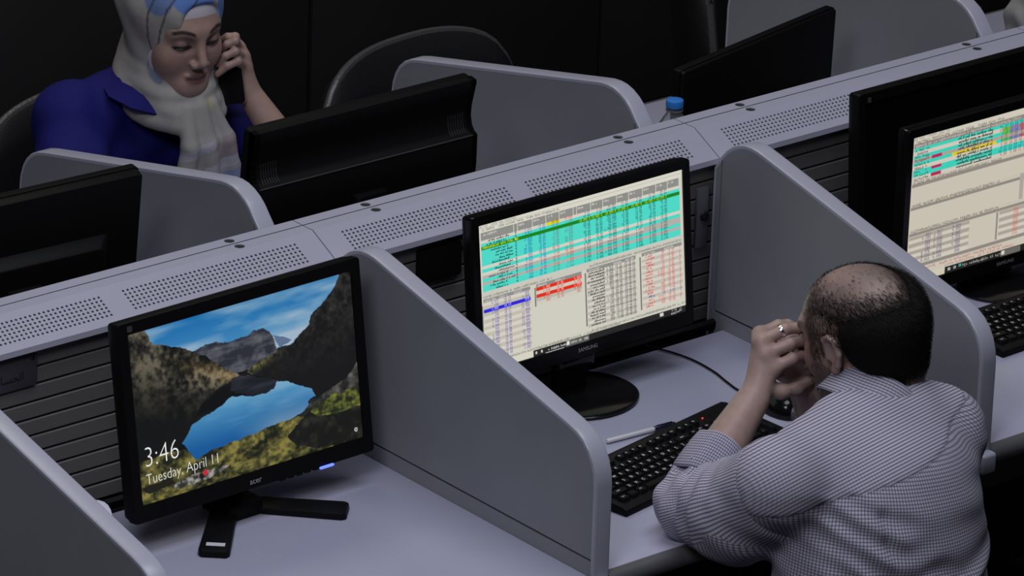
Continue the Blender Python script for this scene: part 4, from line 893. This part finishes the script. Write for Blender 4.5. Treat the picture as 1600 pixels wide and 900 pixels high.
hand(S, RWR, [(.502, -.690, 1.012), (.498, -.690, .994), (.494, -.692, .976), (.492, -.697, .959)],
     [[(.468, -.690, 1.018), (.455, -.706, 1.012), (.458, -.722, 1.004)], [(.463, -.690, .998), (.451, -.707, .993), (.455, -.724, .988)],
      [(.460, -.694, .979), (.449, -.710, .975), (.454, -.726, .972)], [(.462, -.700, .962), (.453, -.714, .960), (.458, -.728, .959)]],
     [(.525, -.725, .945), (.515, -.745, .965), (.500, -.752, .982), (.486, -.745, .993)], .0095, .0140)
S.ell((.492, -.716, .978), (.034, .028, .046), None, .012)
co, f = S.mesh('body')
Lc = (co - HM) @ RM; rad = np.linalg.norm(co - HM, axis=1); isH = sstep(.175, .150, rad) * (~((co[:, 1] > -.772) & (co[:, 0] < .512))) * (co[:, 0] > .448)
base = np.tile(A(.37, .255, .225), (len(co), 1)) * (1 + .05 * wob(co, 90, 3))[:, None]
base = mixv(base, .35 * sstep(.09, .02, np.hypot(np.abs(Lc[:, 0]) - .078, Lc[:, 2])) * isH, (.36, .17, .14))
beard = isH * sstep(-.02, -.055, Lc[:, 2]) * sstep(-.02, .03, Lc[:, 1]) * sstep(.135, .11, np.abs(Lc[:, 2])); base = mixv(base, .42 * beard, (.10, .085, .082))
scalp = isH * sstep(.050, .085, Lc[:, 2]) * sstep(.075, .03, Lc[:, 1]); thin = np.clip(.5 + .9 * wob(co * A(1, 1, 1), 55, 9), 0, 1)
base = mixv(base, .62 * scalp * thin, (.085, .072, .066)); base = mixv(base, .7 * isH * sstep(.01, .05, Lc[:, 0]) * sstep(.05, .08, Lc[:, 2]) * sstep(.075, .03, Lc[:, 1]) * np.clip(.75 + .5 * wob(co, 120, 29), 0, 1), (.025, .022, .021))
fade = isH * sstep(.104, .070, Lc[:, 2] - .02 * (Lc[:, 0] > 0) + .006 * wob(co, 150, 33)) * sstep(.075, .05, Lc[:, 1]) * sstep(-.09, -.06, Lc[:, 2]) * (rad > .07) * sstep(.035, .06, np.hypot(Lc[:, 1] + .004, Lc[:, 2]) + .05 * (np.abs(Lc[:, 0]) < .06)); base = mixv(base, .62 * fade, (.02, .018, .018))
for x in (-1, 1): base = mixv(base, isH * .85 * sstep(.008, .004, np.abs(Lc[:, 2] - .036)) * sstep(.03, .022, np.abs(Lc[:, 0] - x * .034)) * (Lc[:, 1] > .06), (.03, .025, .022))
arm = sstep(.05, .10, wob(co, 260, 21)) * (co[:, 2] < .94) * (co[:, 0] < .42); base = mixv(base, .07 * arm, (.10, .07, .06))
bco, bf = co, f
link('body', color_mesh('body', co, f, base), M_skin, man)
# hair: horseshoe around the bald crown
S = SDF(HM - .15, HM + .15, .0028)
P = lambda *p: HM + RM @ A(*p)
S.ell(P(0, -.020, .045), (.0880, .1105, .0880), RM, .01); S.ell(P(0, -.052, .013), (.0775, .0735, .077), RM, .03); S.ell(P(0, .018, .032), (.0835, .074, .070), RM, .02); S.ell(P(0, -.060, -.045), (.064, .050, .062), RM, .03)
X, Y, Z = S.grid(); X, Y, Z = X - HM[0], Y - HM[1], Z - HM[2]
lx, ly, lz = [RM[0, i] * X + RM[1, i] * Y + RM[2, i] * Z for i in range(3)]
nz = (np.sin(lx * 240 + 1) * np.sin(ly * 160 + lz * 60) * .0016 + np.sin(ly * 900 - lz * 260) * .0008).astype(np.float32)
zt = .078 + .048 * np.clip(lx / .05, 0, 1) + .22 * np.clip(ly + .02, 0, .08) + .006 * np.clip(-(ly + .05) / .05, 0, 1)
low = np.where(ly < -.024, -.106, .044)
g = np.maximum(np.maximum(lz - zt - nz, ly - .030 - .35 * (lz - .05) - nz), low - lz - nz)
kk = .052; hh = np.maximum(kk - np.abs(S.F - g), 0) / kk; S.F = (np.maximum(S.F, g) + hh * hh * kk * .25).astype(np.float32)
hco, hf = S.mesh('hair')
# short strands soften the hairline and thin out over the crown
rs = np.random.RandomState(5); vn = np.zeros_like(bco); fn = np.cross(bco[bf[:, 2]] - bco[bf[:, 0]], bco[bf[:, 3]] - bco[bf[:, 1]])
for q in range(4): np.add.at(vn, bf[:, q], fn)
vn /= np.maximum(np.linalg.norm(vn, axis=1, keepdims=True), 1e-12)
hl = (bco - HM) @ RM; x_, y_, z_ = hl.T; rr_ = np.linalg.norm(hl, axis=1)
ztop = .078 + .048 * np.clip(x_ / .05, 0, 1) + .22 * np.clip(y_ + .02, 0, .08)
dens = sstep(.030, -.008, z_ - ztop) * sstep(.075, .040, y_ + 0 * z_) * sstep(-.112, -.085, z_ + .06 * (y_ > -.03)) * sstep(-.030, .0, z_ + .5 * np.clip(-.02 - y_, 0, .2) + .02 * (y_ > .012))
dens *= 1 - .75 * sstep(-.005, -.02, z_) * (y_ > 0); dens = np.maximum(dens, .045 * (z_ > .06) * (y_ < .055)); dens *= (rr_ < .17) & (rr_ > .07) & (np.hypot(y_ + .004, z_) > .031) & (bco[:, 2] > .96)
pk = np.nonzero(rs.rand(len(bco)) < dens * .8)[0]; hn = np.zeros_like(hco); fn = np.cross(hco[hf[:, 2]] - hco[hf[:, 0]], hco[hf[:, 3]] - hco[hf[:, 1]])
for q in range(4): np.add.at(hn, hf[:, q], fn)
hn /= np.maximum(np.linalg.norm(hn, axis=1, keepdims=True), 1e-12); ph = np.nonzero(rs.rand(len(hco)) < .8)[0]; ph = ph[((hco[ph] - HM) ** 2).sum(1) > .075 ** 2]
pp = np.concatenate([bco[pk], hco[ph]]); nn_ = np.concatenate([vn[pk], hn[ph]]); pk0 = pk; n_ = len(pp); pp = pp + rs.randn(n_, 3) * .0011
dl = np.tile(A(0, -.75, -.55), (n_, 1)) + rs.randn(n_, 3) * .28; dw = dl @ RM.T; dw -= nn_ * (dw * nn_).sum(1)[:, None]; dw /= np.linalg.norm(dw, axis=1)[:, None]
Lh = .007 + .007 * rs.rand(n_); sd = np.cross(dw, nn_) * .00042
v0 = pp - sd; v1 = pp + sd; v2 = pp + dw * Lh[:, None] * .6 + nn_ * .0035 + sd * .6; v3 = pp + dw * Lh[:, None] * .6 + nn_ * .0035 - sd * .6; v4 = pp + dw * Lh[:, None] + nn_ * .003; 
sv = np.stack([v0, v1, v2, v3, v4 + sd * .12, v4 - sd * .12], 1).reshape(-1, 3); k6 = np.arange(n_)[:, None] * 6 + len(hco)
sf = np.concatenate([k6 + np.array([0, 1, 2, 3]), k6 + np.array([3, 2, 4, 5])])
link('hair', np_mesh('hair', np.concatenate([hco, sv]), np.concatenate([hf, sf]), True), M_hair, man)
# ring
rc = A(.4610, -.7368, 1.0432); ax_ = (A(.4624, -.7368, 1.0447) - A(.4252, -.7198, 1.0255)); ax_ /= np.linalg.norm(ax_)
rc = A(.4252, -.7198, 1.0255) + (A(.4624, -.7368, 1.0447) - A(.4252, -.7198, 1.0255)) * .86
q = Vector((0, 0, 1)).rotation_difference(Vector(ax_)).to_matrix().to_4x4()
MB().lathe([(.0101, -.003), (.0114, -.0026), (.0118, 0), (.0114, .0026), (.0101, .003)], 28).xf(Matrix.Translation(Vector(rc)) @ q).build('ring', M_chrome, man, smooth=True)
# shirt
S = SDF((.08, -1.28, .44), (.86, -.64, 1.06), .0042)
S.ell((.440, -.995, .865), (.195, .125, .115), None, .05); S.ell((.438, -1.022, .74), (.205, .145, .17), None, .08); S.ell((.438, -1.050, .58), (.212, .158, .15), None, .08)
S.chain([LSH + A(.01, 0, 0), NB + A(-.075, -.03, -.035)], [.066, .068], .06); S.chain([RSH, NB + A(.055, -.030, -.020)], [.066, .060], .06); S.cone(NB + A(-.04, -.035, -.040), .080, NB + A(.03, -.025, -.036), .080, .05)
FA = LEL + (LWR - LEL) * .42
S.chain([LSH, (LSH + LEL) / 2 + A(.006, -.012, -.026), LEL + A(.002, -.004, .006)], [.073, .083, .053], .03); S.chain([LEL + A(.002, -.004, .006), FA], [.052, .0475], .015)
S.chain([RSH, (RSH + REL) / 2, REL + A(0, 0, .006)], [.064, .066, .052], .05); S.chain([REL + A(0, 0, .006), REL + (RWR - REL) * .40], [.052, .047], .015)
X, Y, Z = S.grid()
ua = (LEL - LSH) / np.linalg.norm(LEL - LSH); tA = (X - LSH[0]) * ua[0] + (Y - LSH[1]) * ua[1] + (Z - LSH[2]) * ua[2]
dA = np.sqrt(np.maximum((X - LSH[0]) ** 2 + (Y - LSH[1]) ** 2 + (Z - LSH[2]) ** 2 - tA ** 2, 0)); mA = np.clip((.11 - dA) / .03, 0, 1) * np.clip((tA + .03) / .05, 0, 1) * np.clip((.36 - X) / .05, 0, 1)
fold = .0022 * np.sin(70 * X + 95 * Z - 40 * Y + 2.2 * np.sin(17 * X + 9 * Z)) * np.sin(19 * X - 23 * Z + 1.3) + .0028 * np.sin(130 * Z + 42 * X + 3 * np.sin(22 * X)) * np.clip(np.sin(14 * X + 11 * Z + .5), 0, 1)
mB = np.clip((.93 - Z) / .06, 0, 1) * np.clip((Z - .50) / .04, 0, 1)
pleat = -.006 * np.exp(-((X - .345 - (.88 - Z) * .10) / .010) ** 2) * np.clip((.89 - Z) / .02, 0, 1) * np.clip((Z - .74) / .10, 0, 1) * (Y < -1.0)
roll = .008 * np.exp(-((Z - (.715 + .16 * (X - .43))) / .016) ** 2) - .006 * np.exp(-((Z - (.690 + .16 * (X - .43))) / .012) ** 2)
slv = .0048 * np.sin(2 * PI * tA / .046 + 5 * np.sin(9 * X + 14 * Z)) * np.clip((tA - .05) / .10, 0, 1) * np.clip((.30 - tA) / .04, 0, 1)
ykp = Z - (.893 + (X - .22) * .16); yst = .0022 * np.clip(ykp / .002 + .5, 0, 1) * (Y < -.9) - .0012 * np.exp(-(ykp / .003) ** 2) * (Y < -.9)
sseam = -.0026 * np.exp(-((tA - .012 - .10 * (X - LSH[0])) / .004) ** 2) * mA
S.F -= (yst * (1 - mA) + sseam + fold * mB + (pleat + roll * (Y < -.98)) * mB * (1 - mA) + slv * mA).astype(np.float32)
nd = NB + A(0, -.005, .0); S.ell(NB + A(.008, .020, .058), (.062, .066, .056), RM, .012, 'sub')
S.F = np.maximum(S.F, (.455 - Z).astype(np.float32))
wf = (LWR - LEL) / np.linalg.norm(LWR - LEL)
cutp = (X - FA[0]) * wf[0] + (Y - FA[1]) * wf[1] + (Z - FA[2]) * wf[2]; S.F = np.where((cutp > .012) & (X < .40) & (Y > -.86) & (np.abs(cutp) < .14), np.maximum(S.F, (cutp - .012).astype(np.float32)), S.F).astype(np.float32)
co, f = S.mesh('shirt'); fc = co[f].mean(1)
t1 = (fc - LSH) @ ua; d1 = np.linalg.norm(fc - LSH - t1[:, None] * ua, axis=1); e1 = (fc - LEL) @ wf; dE = np.linalg.norm(fc - LEL - e1[:, None] * wf, axis=1)
sl = (t1 > .012 + .10 * (fc[:, 0] - LSH[0])) & (d1 < .095) & (fc[:, 0] < .335); fo = (e1 > .035) & (dE < .075) & (fc[:, 0] < .38) & (fc[:, 1] > -.85)
yk = (fc[:, 2] > .893 + (fc[:, 0] - .22) * .16) & ~sl
reg = np.zeros(len(f), int); reg[yk] = 3; reg[sl] = 1; reg[fo] = 2
def frame(d):
    a = np.cross(d, A(0, 0, 1)); a /= np.linalg.norm(a); return a, np.cross(a, d)
a1, b1 = frame(ua); a2, b2 = frame(wf)
def cb(p): return np.stack([np.arctan2(p[:, 0] - .43, -(p[:, 1] + .93)) * .20 + .04 * (.9 - p[:, 2]), p[:, 2] + .12 * (p[:, 0] - .43)], 1)
def c1(p): q = p - LSH; return np.stack([np.arctan2(q @ a1, -(q @ b1)) * .066, q @ ua], 1)
def c2(p): q = p - LEL; return np.stack([np.arctan2(-(q @ a2), q @ b2) * .05, q @ wf], 1)
def cy_(p): return np.stack([p[:, 0] * 1.02, p[:, 2] * .75 - p[:, 0] * .12 + p[:, 1] * .62], 1)
me = np_mesh('shirt', co, f, True)
u_, w_ = loop_uv(co, f, reg, {0: cb, 1: c1, 2: c2, 3: cy_}, {0: (.72, .72), 1: (.95, .22), 2: (.8, .8), 3: (.22, .95)}); set_uv(me, u_, w_)
sh = link('shirt', me, M_shirt, man)
# collar: stand folding into a flap, swept round the neck
def sweep_ring(name, center, axis, prof, m, parent, n=56, ecc=(1, 1), gap=None, ref=(0, 1, 0), wt=(.25, .95)):
    ax_ = A(*axis) / np.linalg.norm(axis); e1_ = A(*ref) - ax_ * (A(*ref) @ ax_); e1_ /= np.linalg.norm(e1_); e2_ = np.cross(ax_, e1_)
    g0, g1 = gap or (0, 2 * PI); closed = gap is None; cnt = n if closed else n + 1; co = []; th = []
    arc = np.concatenate([[0], np.cumsum([math.hypot(prof[i + 1][0] - prof[i][0], prof[i + 1][1] - prof[i][1]) for i in range(len(prof) - 1)])])
    for i in range(cnt):
        a = g0 + (g1 - g0) * i / n
        for (r, z) in prof:
            wv = 1 + .015 * math.sin(5 * a + 1) + .01 * math.sin(9 * a); co.append(center + (e1_ * math.cos(a) * ecc[0] + e2_ * math.sin(a) * ecc[1]) * r * wv + ax_ * (z + .003 * math.sin(3 * a)))
    m_ = len(prof); f = []; u = []
    for i in range(n):
        i2 = (i + 1) % cnt
        for j in range(m_ - 1):
            f.append((i * m_ + j, i2 * m_ + j, i2 * m_ + j + 1, i * m_ + j + 1)); s0, s1 = (g0 + (g1 - g0) * i / n) * .07, (g0 + (g1 - g0) * (i + 1) / n) * .07
            u += [(s0, arc[j]), (s1, arc[j]), (s1, arc[j + 1]), (s0, arc[j + 1])]
    me = np_mesh(name, np.array(co), np.array(f), True); set_uv(me, np.array(u), np.tile(A(*wt), (len(u), 1)))
    return link(name, me, m, parent)
nk = (HM + RM @ A(0, -.04, -.06)) - NB
sweep_ring('collar', NB + A(.012, -.004, .004), nk, [(.0675, -.020), (.0670, .022), (.0685, .034), (.0710, .036), (.0745, .032), (.0880, -.012), (.0930, -.026), (.0915, -.027), (.0820, -.010), (.0705, .022)], M_shirt, man, ecc=(1.08, 1.0), gap=(.40, 2 * PI - .40))
sweep_ring('rolled_cuff', FA - wf * .018, wf, [(.044, .045), (.0455, .049), (.0490, .048), (.0525, .030), (.0555, .000), (.0565, -.022), (.0550, -.028), (.0520, -.030), (.0490, -.024)], M_shirt, man, ref=(0, 0, 1), wt=(.8, .8))
# trousers and shoes
S = SDF((.16, -1.28, .02), (.72, -.42, .66), .008)
S.ell((.43, -1.06, .54), (.185, .150, .10), None, .05)
for x in (-1, 1):
    S.chain([A(.43 + x * .09, -1.02, .55), A(.43 + x * .12, -.62, .52), A(.43 + x * .13, -.58, .10)], [.088, .066, .050], .04)
co, f = S.mesh('trousers'); link('trousers', np_mesh('trousers', co, f, True), M_trous, man)
for x in (-1, 1):
    S = SDF((.43 + x * .13 - .08, -.70, -.02), (.43 + x * .13 + .08, -.32, .16), .006); S.ell((.43 + x * .13, -.50, .035), (.045, .135, .036), None, .02); S.ell((.43 + x * .13, -.57, .06), (.042, .06, .06), None, .03)
    S.F = np.maximum(S.F, (.002 - S.grid()[2]).astype(np.float32)); co, f = S.mesh('shoe'); link('shoe', np_mesh('shoe', co, f, True), M_shoe, man)
# ================================================================== the woman
wom = empty('person', 'woman in a blue shirt and patterned headscarf talking on a phone', 'person', (.42, 1.02, 0))
HW = A(.402, .930, 1.108); RW = rotm(175.7, -10.5, 0); SW = 1.03
Q = lambda *p: HW + RW @ (A(*p) * SW)
WRS, WRE = A(.214, 1.005, .930), A(.165, .880, .795)
WLS, WLE, WLW = A(.548, 1.020, .895), A(.610, .760, .788), A(.5366, .865, .9633)
S = SDF((.14, .66, .75), (.70, 1.10, 1.24), .0025)
build_head(S, HW, RW, SW, False)
S.ell((.40, 1.02, .88), (.14, .08, .10), None, .03); S.cone(Q(0, -.05, -.13), .05, (.40, 1.02, .90), .07, .03)
S.cone(WLS, .04, (.40, 1.02, .88), .06, .03); S.chain([WLS, WLE], [.04, .036], .015); S.chain([WLE, WLE + (WLW - WLE) * .35, WLW], [.034, .036, .0235], .012)
sh_ = A(.0495, .065, -.0305)
def hs(*p): return A(*p) + sh_
hand(S, WLW, [hs(.4785, .800, 1.046), hs(.4781, .806, 1.0649), hs(.474, .815, 1.0811), hs(.4684, .826, 1.0944)][::-1],
     [[hs(.4549, .802, 1.1120), hs(.4440, .812, 1.1110), hs(.4380, .822, 1.1040)], [hs(.4450, .790, 1.1088), hs(.4320, .797, 1.1030), hs(.4280, .812, 1.0840)],
      [hs(.4400, .782, 1.0906), hs(.4240, .790, 1.0832), hs(.4160, .804, 1.0640)], [hs(.4449, .780, 1.0706), hs(.4254, .786, 1.0638), hs(.4121, .800, 1.0456)]],
     [hs(.4859, .812, 1.0050), hs(.4840, .835, 1.0250), hs(.4760, .848, 1.0480), hs(.4680, .852, 1.0680)], .0078, .0115)
co, f = S.mesh('body'); Lc = ((co - HW) @ RW) / SW; rad = np.linalg.norm(co - HW, axis=1); isH = (rad < .17) & (Lc[:, 1] > .0) & (co[:, 0] < .475)
base = np.tile(A(.34, .225, .19), (len(co), 1)) * (1 + .03 * wob(co, 80, 5))[:, None]
lx, ly, lz = np.abs(Lc[:, 0]), Lc[:, 1], Lc[:, 2]
base = mixv(base, isH * .35 * sstep(.03, .012, np.hypot(lx - .042, lz + .028)), (.36, .17, .15))
base = mixv(base, isH * .75 * sstep(1.15, .85, np.hypot(lx / .0230, (lz + .0615) / .0112)) * (ly > .07), (.20, .078, .076))
base = mixv(base, isH * .8 * sstep(.0022, .0010, np.abs(lz + .0608)) * (lx < .021) * (ly > .08), (.05, .02, .02))
bz = .0355 + .006 * np.cos((lx - .034) * 70) - .002
base = mixv(base, isH * .92 * sstep(.0048, .0026, np.abs(lz - bz + .003)) * sstep(.057, .050, lx) * sstep(.012, .017, lx) * (ly > .05), (.016, .012, .011))
base = mixv(base, isH * .62 * sstep(1.25, .6, np.hypot((lx - .033) / .024, (lz - .012) / .017)) * (ly > .05), (.11, .065, .055))  # shade of the eye sockets painted into the skin
base = mixv(base, isH * .95 * sstep(1.1, .85, np.hypot((lx - .033) / .0185, (lz - .0040) / .0056)) * (ly > .05), (.012, .009, .009))
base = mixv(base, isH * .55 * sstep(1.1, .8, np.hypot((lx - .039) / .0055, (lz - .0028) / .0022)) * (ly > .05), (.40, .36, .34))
pass
link('body', color_mesh('body', co, f, base), M_skin, wom)
# blue shirt
S = SDF((.02, .66, .46), (.76, 1.24, 1.06), .005)
S.ell((.395, 1.020, .860), (.185, .105, .115), None, .05); S.ell((.40, 1.035, .72), (.165, .115, .15), None, .06); S.ell((.41, 1.05, .58), (.18, .14, .12), None, .06)
S.chain([WRS, A(.40, 1.0, .970)], [.062, .056], .05); S.chain([WLS, A(.41, 1.0, .965)], [.062, .056], .05)
S.chain([WRS, (WRS + WRE) / 2 + A(-.012, 0, 0), WRE], [.063, .064, .055], .04); S.chain([WRE, A(.24, .72, .785)], [.052, .042], .02)
S.chain([WLS, (WLS + WLE) / 2, WLE + A(0, .02, .01)], [.062, .056, .046], .03); S.chain([WLE + A(0, .02, .01), WLE + (WLW - WLE) * .18], [.048, .044], .01)
X, Y, Z = S.grid(); S.F -= (.0035 * np.sin(60 * X - 70 * Z + 2 * np.sin(19 * Z + 8 * Y)) * np.sin(17 * X + 23 * Z) + .004 * np.sin(38 * X + 20 * Z) * np.clip((.92 - Z) / .1, 0, 1)).astype(np.float32)
S.ell(A(.40, .94, 1.0), (.075, .10, .07), None, .02, 'sub')
co, f = S.mesh('shirt'); M_blue = mat('royal_blue_cotton', (.0075, .0075, .118), .8, noise=.12, nscale=25, spec=.25)
link('shirt', np_mesh('shirt', co, f, True), M_blue, wom)
def slab(name, outline, th, m, parent, n=None):
    """curved cloth flap: outline of 3-D points (left row, right row) lofted, with thickness"""
    a, b_ = outline; k = len(a); seg = 6; vs = []; fs = []
    for off in (0, 1):
        for i in range(k):
            for j in range(seg + 1):
                p = A(*a[i]) * (1 - j / seg) + A(*b_[i]) * (j / seg); vs.append(p + off * A(*n) * th)
    N_ = k * (seg + 1)
    for i in range(k - 1):
        for j in range(seg): q = i * (seg + 1) + j; fs += [(q, q + 1, q + seg + 2, q + seg + 1), (N_ + q, N_ + q + seg + 1, N_ + q + seg + 2, N_ + q + 1)]
    ring = list(range(seg + 1)) + [i * (seg + 1) + seg for i in range(1, k)] + [(k - 1) * (seg + 1) + j for j in range(seg - 1, -1, -1)] + [i * (seg + 1) for i in range(k - 2, 0, -1)]
    for q in range(len(ring)): p, r_ = ring[q], ring[(q + 1) % len(ring)]; fs.append((p, N_ + p, N_ + r_, r_))
    return MB().add(vs, fs).build(name, m, parent, smooth=True)
slab('shirt_collar', ([(.318, 1.000, 1.010), (.300, .950, 1.004), (.322, .905, .990), (.345, .880, .972)], [(.282, 1.000, .995), (.262, .940, .986), (.282, .893, .972), (.328, .876, .955)]), .004, M_blue, wom, (-.25, -.35, .9))
slab('shirt_collar', ([(.482, 1.000, 1.010), (.500, .950, 1.004), (.482, .905, .990), (.462, .880, .972)], [(.520, 1.000, .995), (.538, .940, .980), (.515, .893, .965), (.476, .876, .955)]), .004, M_blue, wom, (.25, -.35, .9))
# underscarf and headscarf
def scarf_color(co):
    c = np.tile(A(.335, .322, .312), (len(co), 1)) * (1 + .04 * wob(co, 60, 8))[:, None]
    L = ((co - HW) @ RW) / SW
    def blob(p, r, colr, a=.9):
        nonlocal c
        d = np.sqrt((((L - A(*p)) / A(*r)) ** 2).sum(1)) + .12 * wob(L, 60, int(abs(p[0]) * 1000) + 3); c = mixv(c, a * sstep(1.06, .94, d), colr)
    blue, pale = (.095, .200, .560), (.40, .40, .47)
    blob((.012, .085, .105), (.050, .05, .036), blue); blob((.070, .045, .105), (.024, .045, .045), (.12, .19, .40)); blob((-.062, .080, .085), (.020, .035, .05), blue); blob((.03, .0, .14), (.05, .05, .03), blue)
    blob((.060, .055, -.052), (.014, .04, .030), (.13, .17, .28), .8); blob((.0, .075, .150), (.02, .05, .02), (.30, .26, .30)); blob((.085, .03, .02), (.02, .04, .03), (.30, .25, .27), .5)
    az = np.arctan2(L[:, 0], L[:, 1]); el = np.arctan2(L[:, 2] - .02, np.hypot(L[:, 0], L[:, 1]))
    for line in (((.25, 1.1), (.55, .85), (.75, .55), (.84, .1), (.86, -.3)), ((.1, 1.05), (.02, .9), (.12, .72), (.22, .62)), ((1.0, 1.0), (1.15, .4), (1.1, -.1), (1.0, -.5)), ((.78, -.35), (.9, -.55), (.75, -.7)), ((-.2, 1.0), (.1, .93), (.3, 1.0))):
        for (a0, e0), (a1_, e1_) in zip(line[:-1], line[1:]):
            da, de = a1_ - a0, e1_ - e0; t = np.clip(((az - a0) * da + (el - e0) * de) / (da * da + de * de), 0, 1); dist = np.hypot(az - a0 - t * da, el - e0 - t * de)
            c = mixv(c, .8 * sstep(.030, .014, dist), (.05, .05, .06))
    return c
S = SDF(HW - A(.16, .17, .20), HW + A(.16, .17, .17), .0030)
S.ell(Q(0, -.014, .048), A(.083, .102, .086) * SW, RW, .01); S.ell(Q(0, .02, -.03), A(.074, .072, .098) * SW, RW, .03)
S.ell(Q(0, .100, -.042), A(.074, .085, .089) * SW, RW, .006, 'sub')
co, f = S.mesh('underscarf'); link('underscarf', np_mesh('underscarf', co, f, True), mat('white_jersey', (.52, .50, .56), .8, spec=.2), wom)
S = SDF((.20, .72, .78), (.62, 1.16, 1.30), .0032)
S.ell(Q(.002, -.022, .050), A(.095, .117, .094) * SW, RW, .01); S.ell(Q(0, -.003, -.03), A(.083, .084, .105) * SW, RW, .03)
S.ell(Q(.004, -.045, -.10), A(.068, .066, .085) * SW, RW, .03)
NW = A(.405, .945, .985)
for zz, rr, tl in ((.046, .067, .16), (.024, .077, .22), (.000, .083, .30), (-.022, .088, .34)):      # wraps round the neck
    pts = [NW + A(rr * 1.0 * math.sin(a), -rr * 1.06 * math.cos(a), zz - tl * .11 * math.cos(a)) for a in np.linspace(0, 2 * PI, 25)]
    S.chain(pts, [.0145 + .003 * math.sin(.9 * i + zz * 90) for i in range(25)], .019)
for q, (dx, r0, r1) in enumerate(((-.046, .015, .020), (-.022, .017, .022), (.004, .018, .022), (.030, .016, .021), (.056, .014, .019))):  # tail of the scarf
    S.chain([A(.405 + dx * .55, .850 + .008 * (q % 2), .965), A(.415 + dx * .85, .836 + .010 * (q % 2), .895), A(.430 + dx * 1.15, .850 + .012 * (q % 2), .80)], [r0, (r0 + r1) / 2, r1], .007)
S.ell(Q(0, .112, -.017), A(.0575, .094, .083) * SW, RW, .008, 'sub')
S.ell(Q(-.008, .150, .056), A(.066, .088, .042) * SW, RW, .012, 'sub')
X, Y, Z = S.grid(); S.F -= (.0012 * np.sin(75 * Y - 60 * Z + 2 * np.sin(25 * X))).astype(np.float32)
co, f = S.mesh('headscarf'); cc = scarf_color(co)
tail = (co[:, 2] < .945) & (co[:, 1] < .90); tz = co[:, 2] - .25 * (co[:, 0] - .42)
cc = mixv(cc, .8 * tail * sstep(.012, .009, np.abs(tz - .893)) * (co[:, 0] < .425), (.46, .45, .52)); cc = mixv(cc, .75 * tail * sstep(.026, .022, np.abs(tz - .872)) * (co[:, 0] > .445), (.30, .235, .25))
cc = mixv(cc, .85 * tail * sstep(.014, .011, np.abs(tz - .836)) * (co[:, 0] > .41), (.47, .46, .53)); cc = mixv(cc, .85 * tail * sstep(.816, .812, tz) * (co[:, 0] > .41), (.17, .22, .38))
cc = mixv(cc, .5 * sstep(.02, .012, np.linalg.norm(co - A(.425, .850, .966), axis=1)), (.42, .40, .14))
link('headscarf', color_mesh('headscarf', co, f, cc), mat('soft_scarf_cloth', (.33, .32, .31), .85, noise=.04, nscale=90, spec=.15, attr='tint'), wom)
S = SDF((.18, .42, .02), (.66, 1.24, .66), .009); S.ell((.42, 1.06, .54), (.18, .15, .09), None, .05)
for x in (-1, 1): S.chain([A(.42 + x * .08, 1.02, .54), A(.42 + x * .10, .66, .52), A(.42 + x * .10, .62, .09)], [.080, .060, .045], .04)
co, f = S.mesh('trousers'); link('trousers', np_mesh('trousers', co, f, True), M_trous, wom)
for x in (-1, 1):
    S = SDF((.42 + x * .10 - .07, .44, -.02), (.42 + x * .10 + .07, .74, .14), .006); S.ell((.42 + x * .10, .565, .03), (.038, .115, .032), None, .02); S.ell((.42 + x * .10, .615, .055), (.036, .05, .05), None, .03)
    S.F = np.maximum(S.F, (.002 - S.grid()[2]).astype(np.float32)); co, f = S.mesh('shoe'); link('shoe', np_mesh('shoe', co, f, True), M_shoe, wom)
for root in (man, wom):
    for ch in root.children: ch.location = -root.location
# the phone in her hand
top_, bot_ = A(.4462, .835, 1.1052) + sh_, A(.4381, .795, .9836) + sh_ ; mid = (top_ + bot_) / 2; az = (top_ - bot_) / np.linalg.norm(top_ - bot_)
wx = A(.62, -.78, 0); wx = wx - az * (wx @ az); wx /= np.linalg.norm(wx); nyv = np.cross(az, wx)
t = empty('mobile_phone', 'black mobile phone with silver edge held to the woman\'s ear', 'phone', tuple(mid))
RP = Matrix(((wx[0], nyv[0], az[0], 0), (wx[1], nyv[1], az[1], 0), (wx[2], nyv[2], az[2], 0), (0, 0, 0, 1)))
MB().prism(rrect(.0655, .136, .008, 4), -.0035, .0035, 'y').xf(RP).build('frame', M_chrome, t, bevel=.001)
MB().prism(rrect(.0650, .1355, .008, 4), -.0048, -.0036, 'y').xf(RP).build('glass', M_gls, t, bevel=.0004)
MB().prism(rrect(.0650, .1355, .008, 4), .0036, .0048, 'y').xf(RP).build('back_cover', M_gls, t, bevel=.0004)
# ------------------------------------------------------------------ pale cloth at the far right edge
S = SDF((2.02, .22, .72), (2.34, .52, 1.06), .006); S.ell((2.20, .37, .80), (.10, .09, .07), None, .04); S.ell((2.17, .36, .92), (.07, .07, .11), None, .05)
X, Y, Z = S.grid(); S.F -= (.008 * np.sin(60 * X + 45 * Z + 3 * np.sin(30 * Y)) * np.sin(40 * Y - 52 * Z)).astype(np.float32); S.F = np.maximum(S.F, (.742 - Z).astype(np.float32))
co, f = S.mesh('crumpled_cloth'); o = link('crumpled_cloth', np_mesh('crumpled_cloth', co, f, True), mat('pale_grey_cloth', (.25, .25, .25), .9)); prop(o, 'pale grey crumpled cloth at the far right edge beyond the divider', 'cloth')
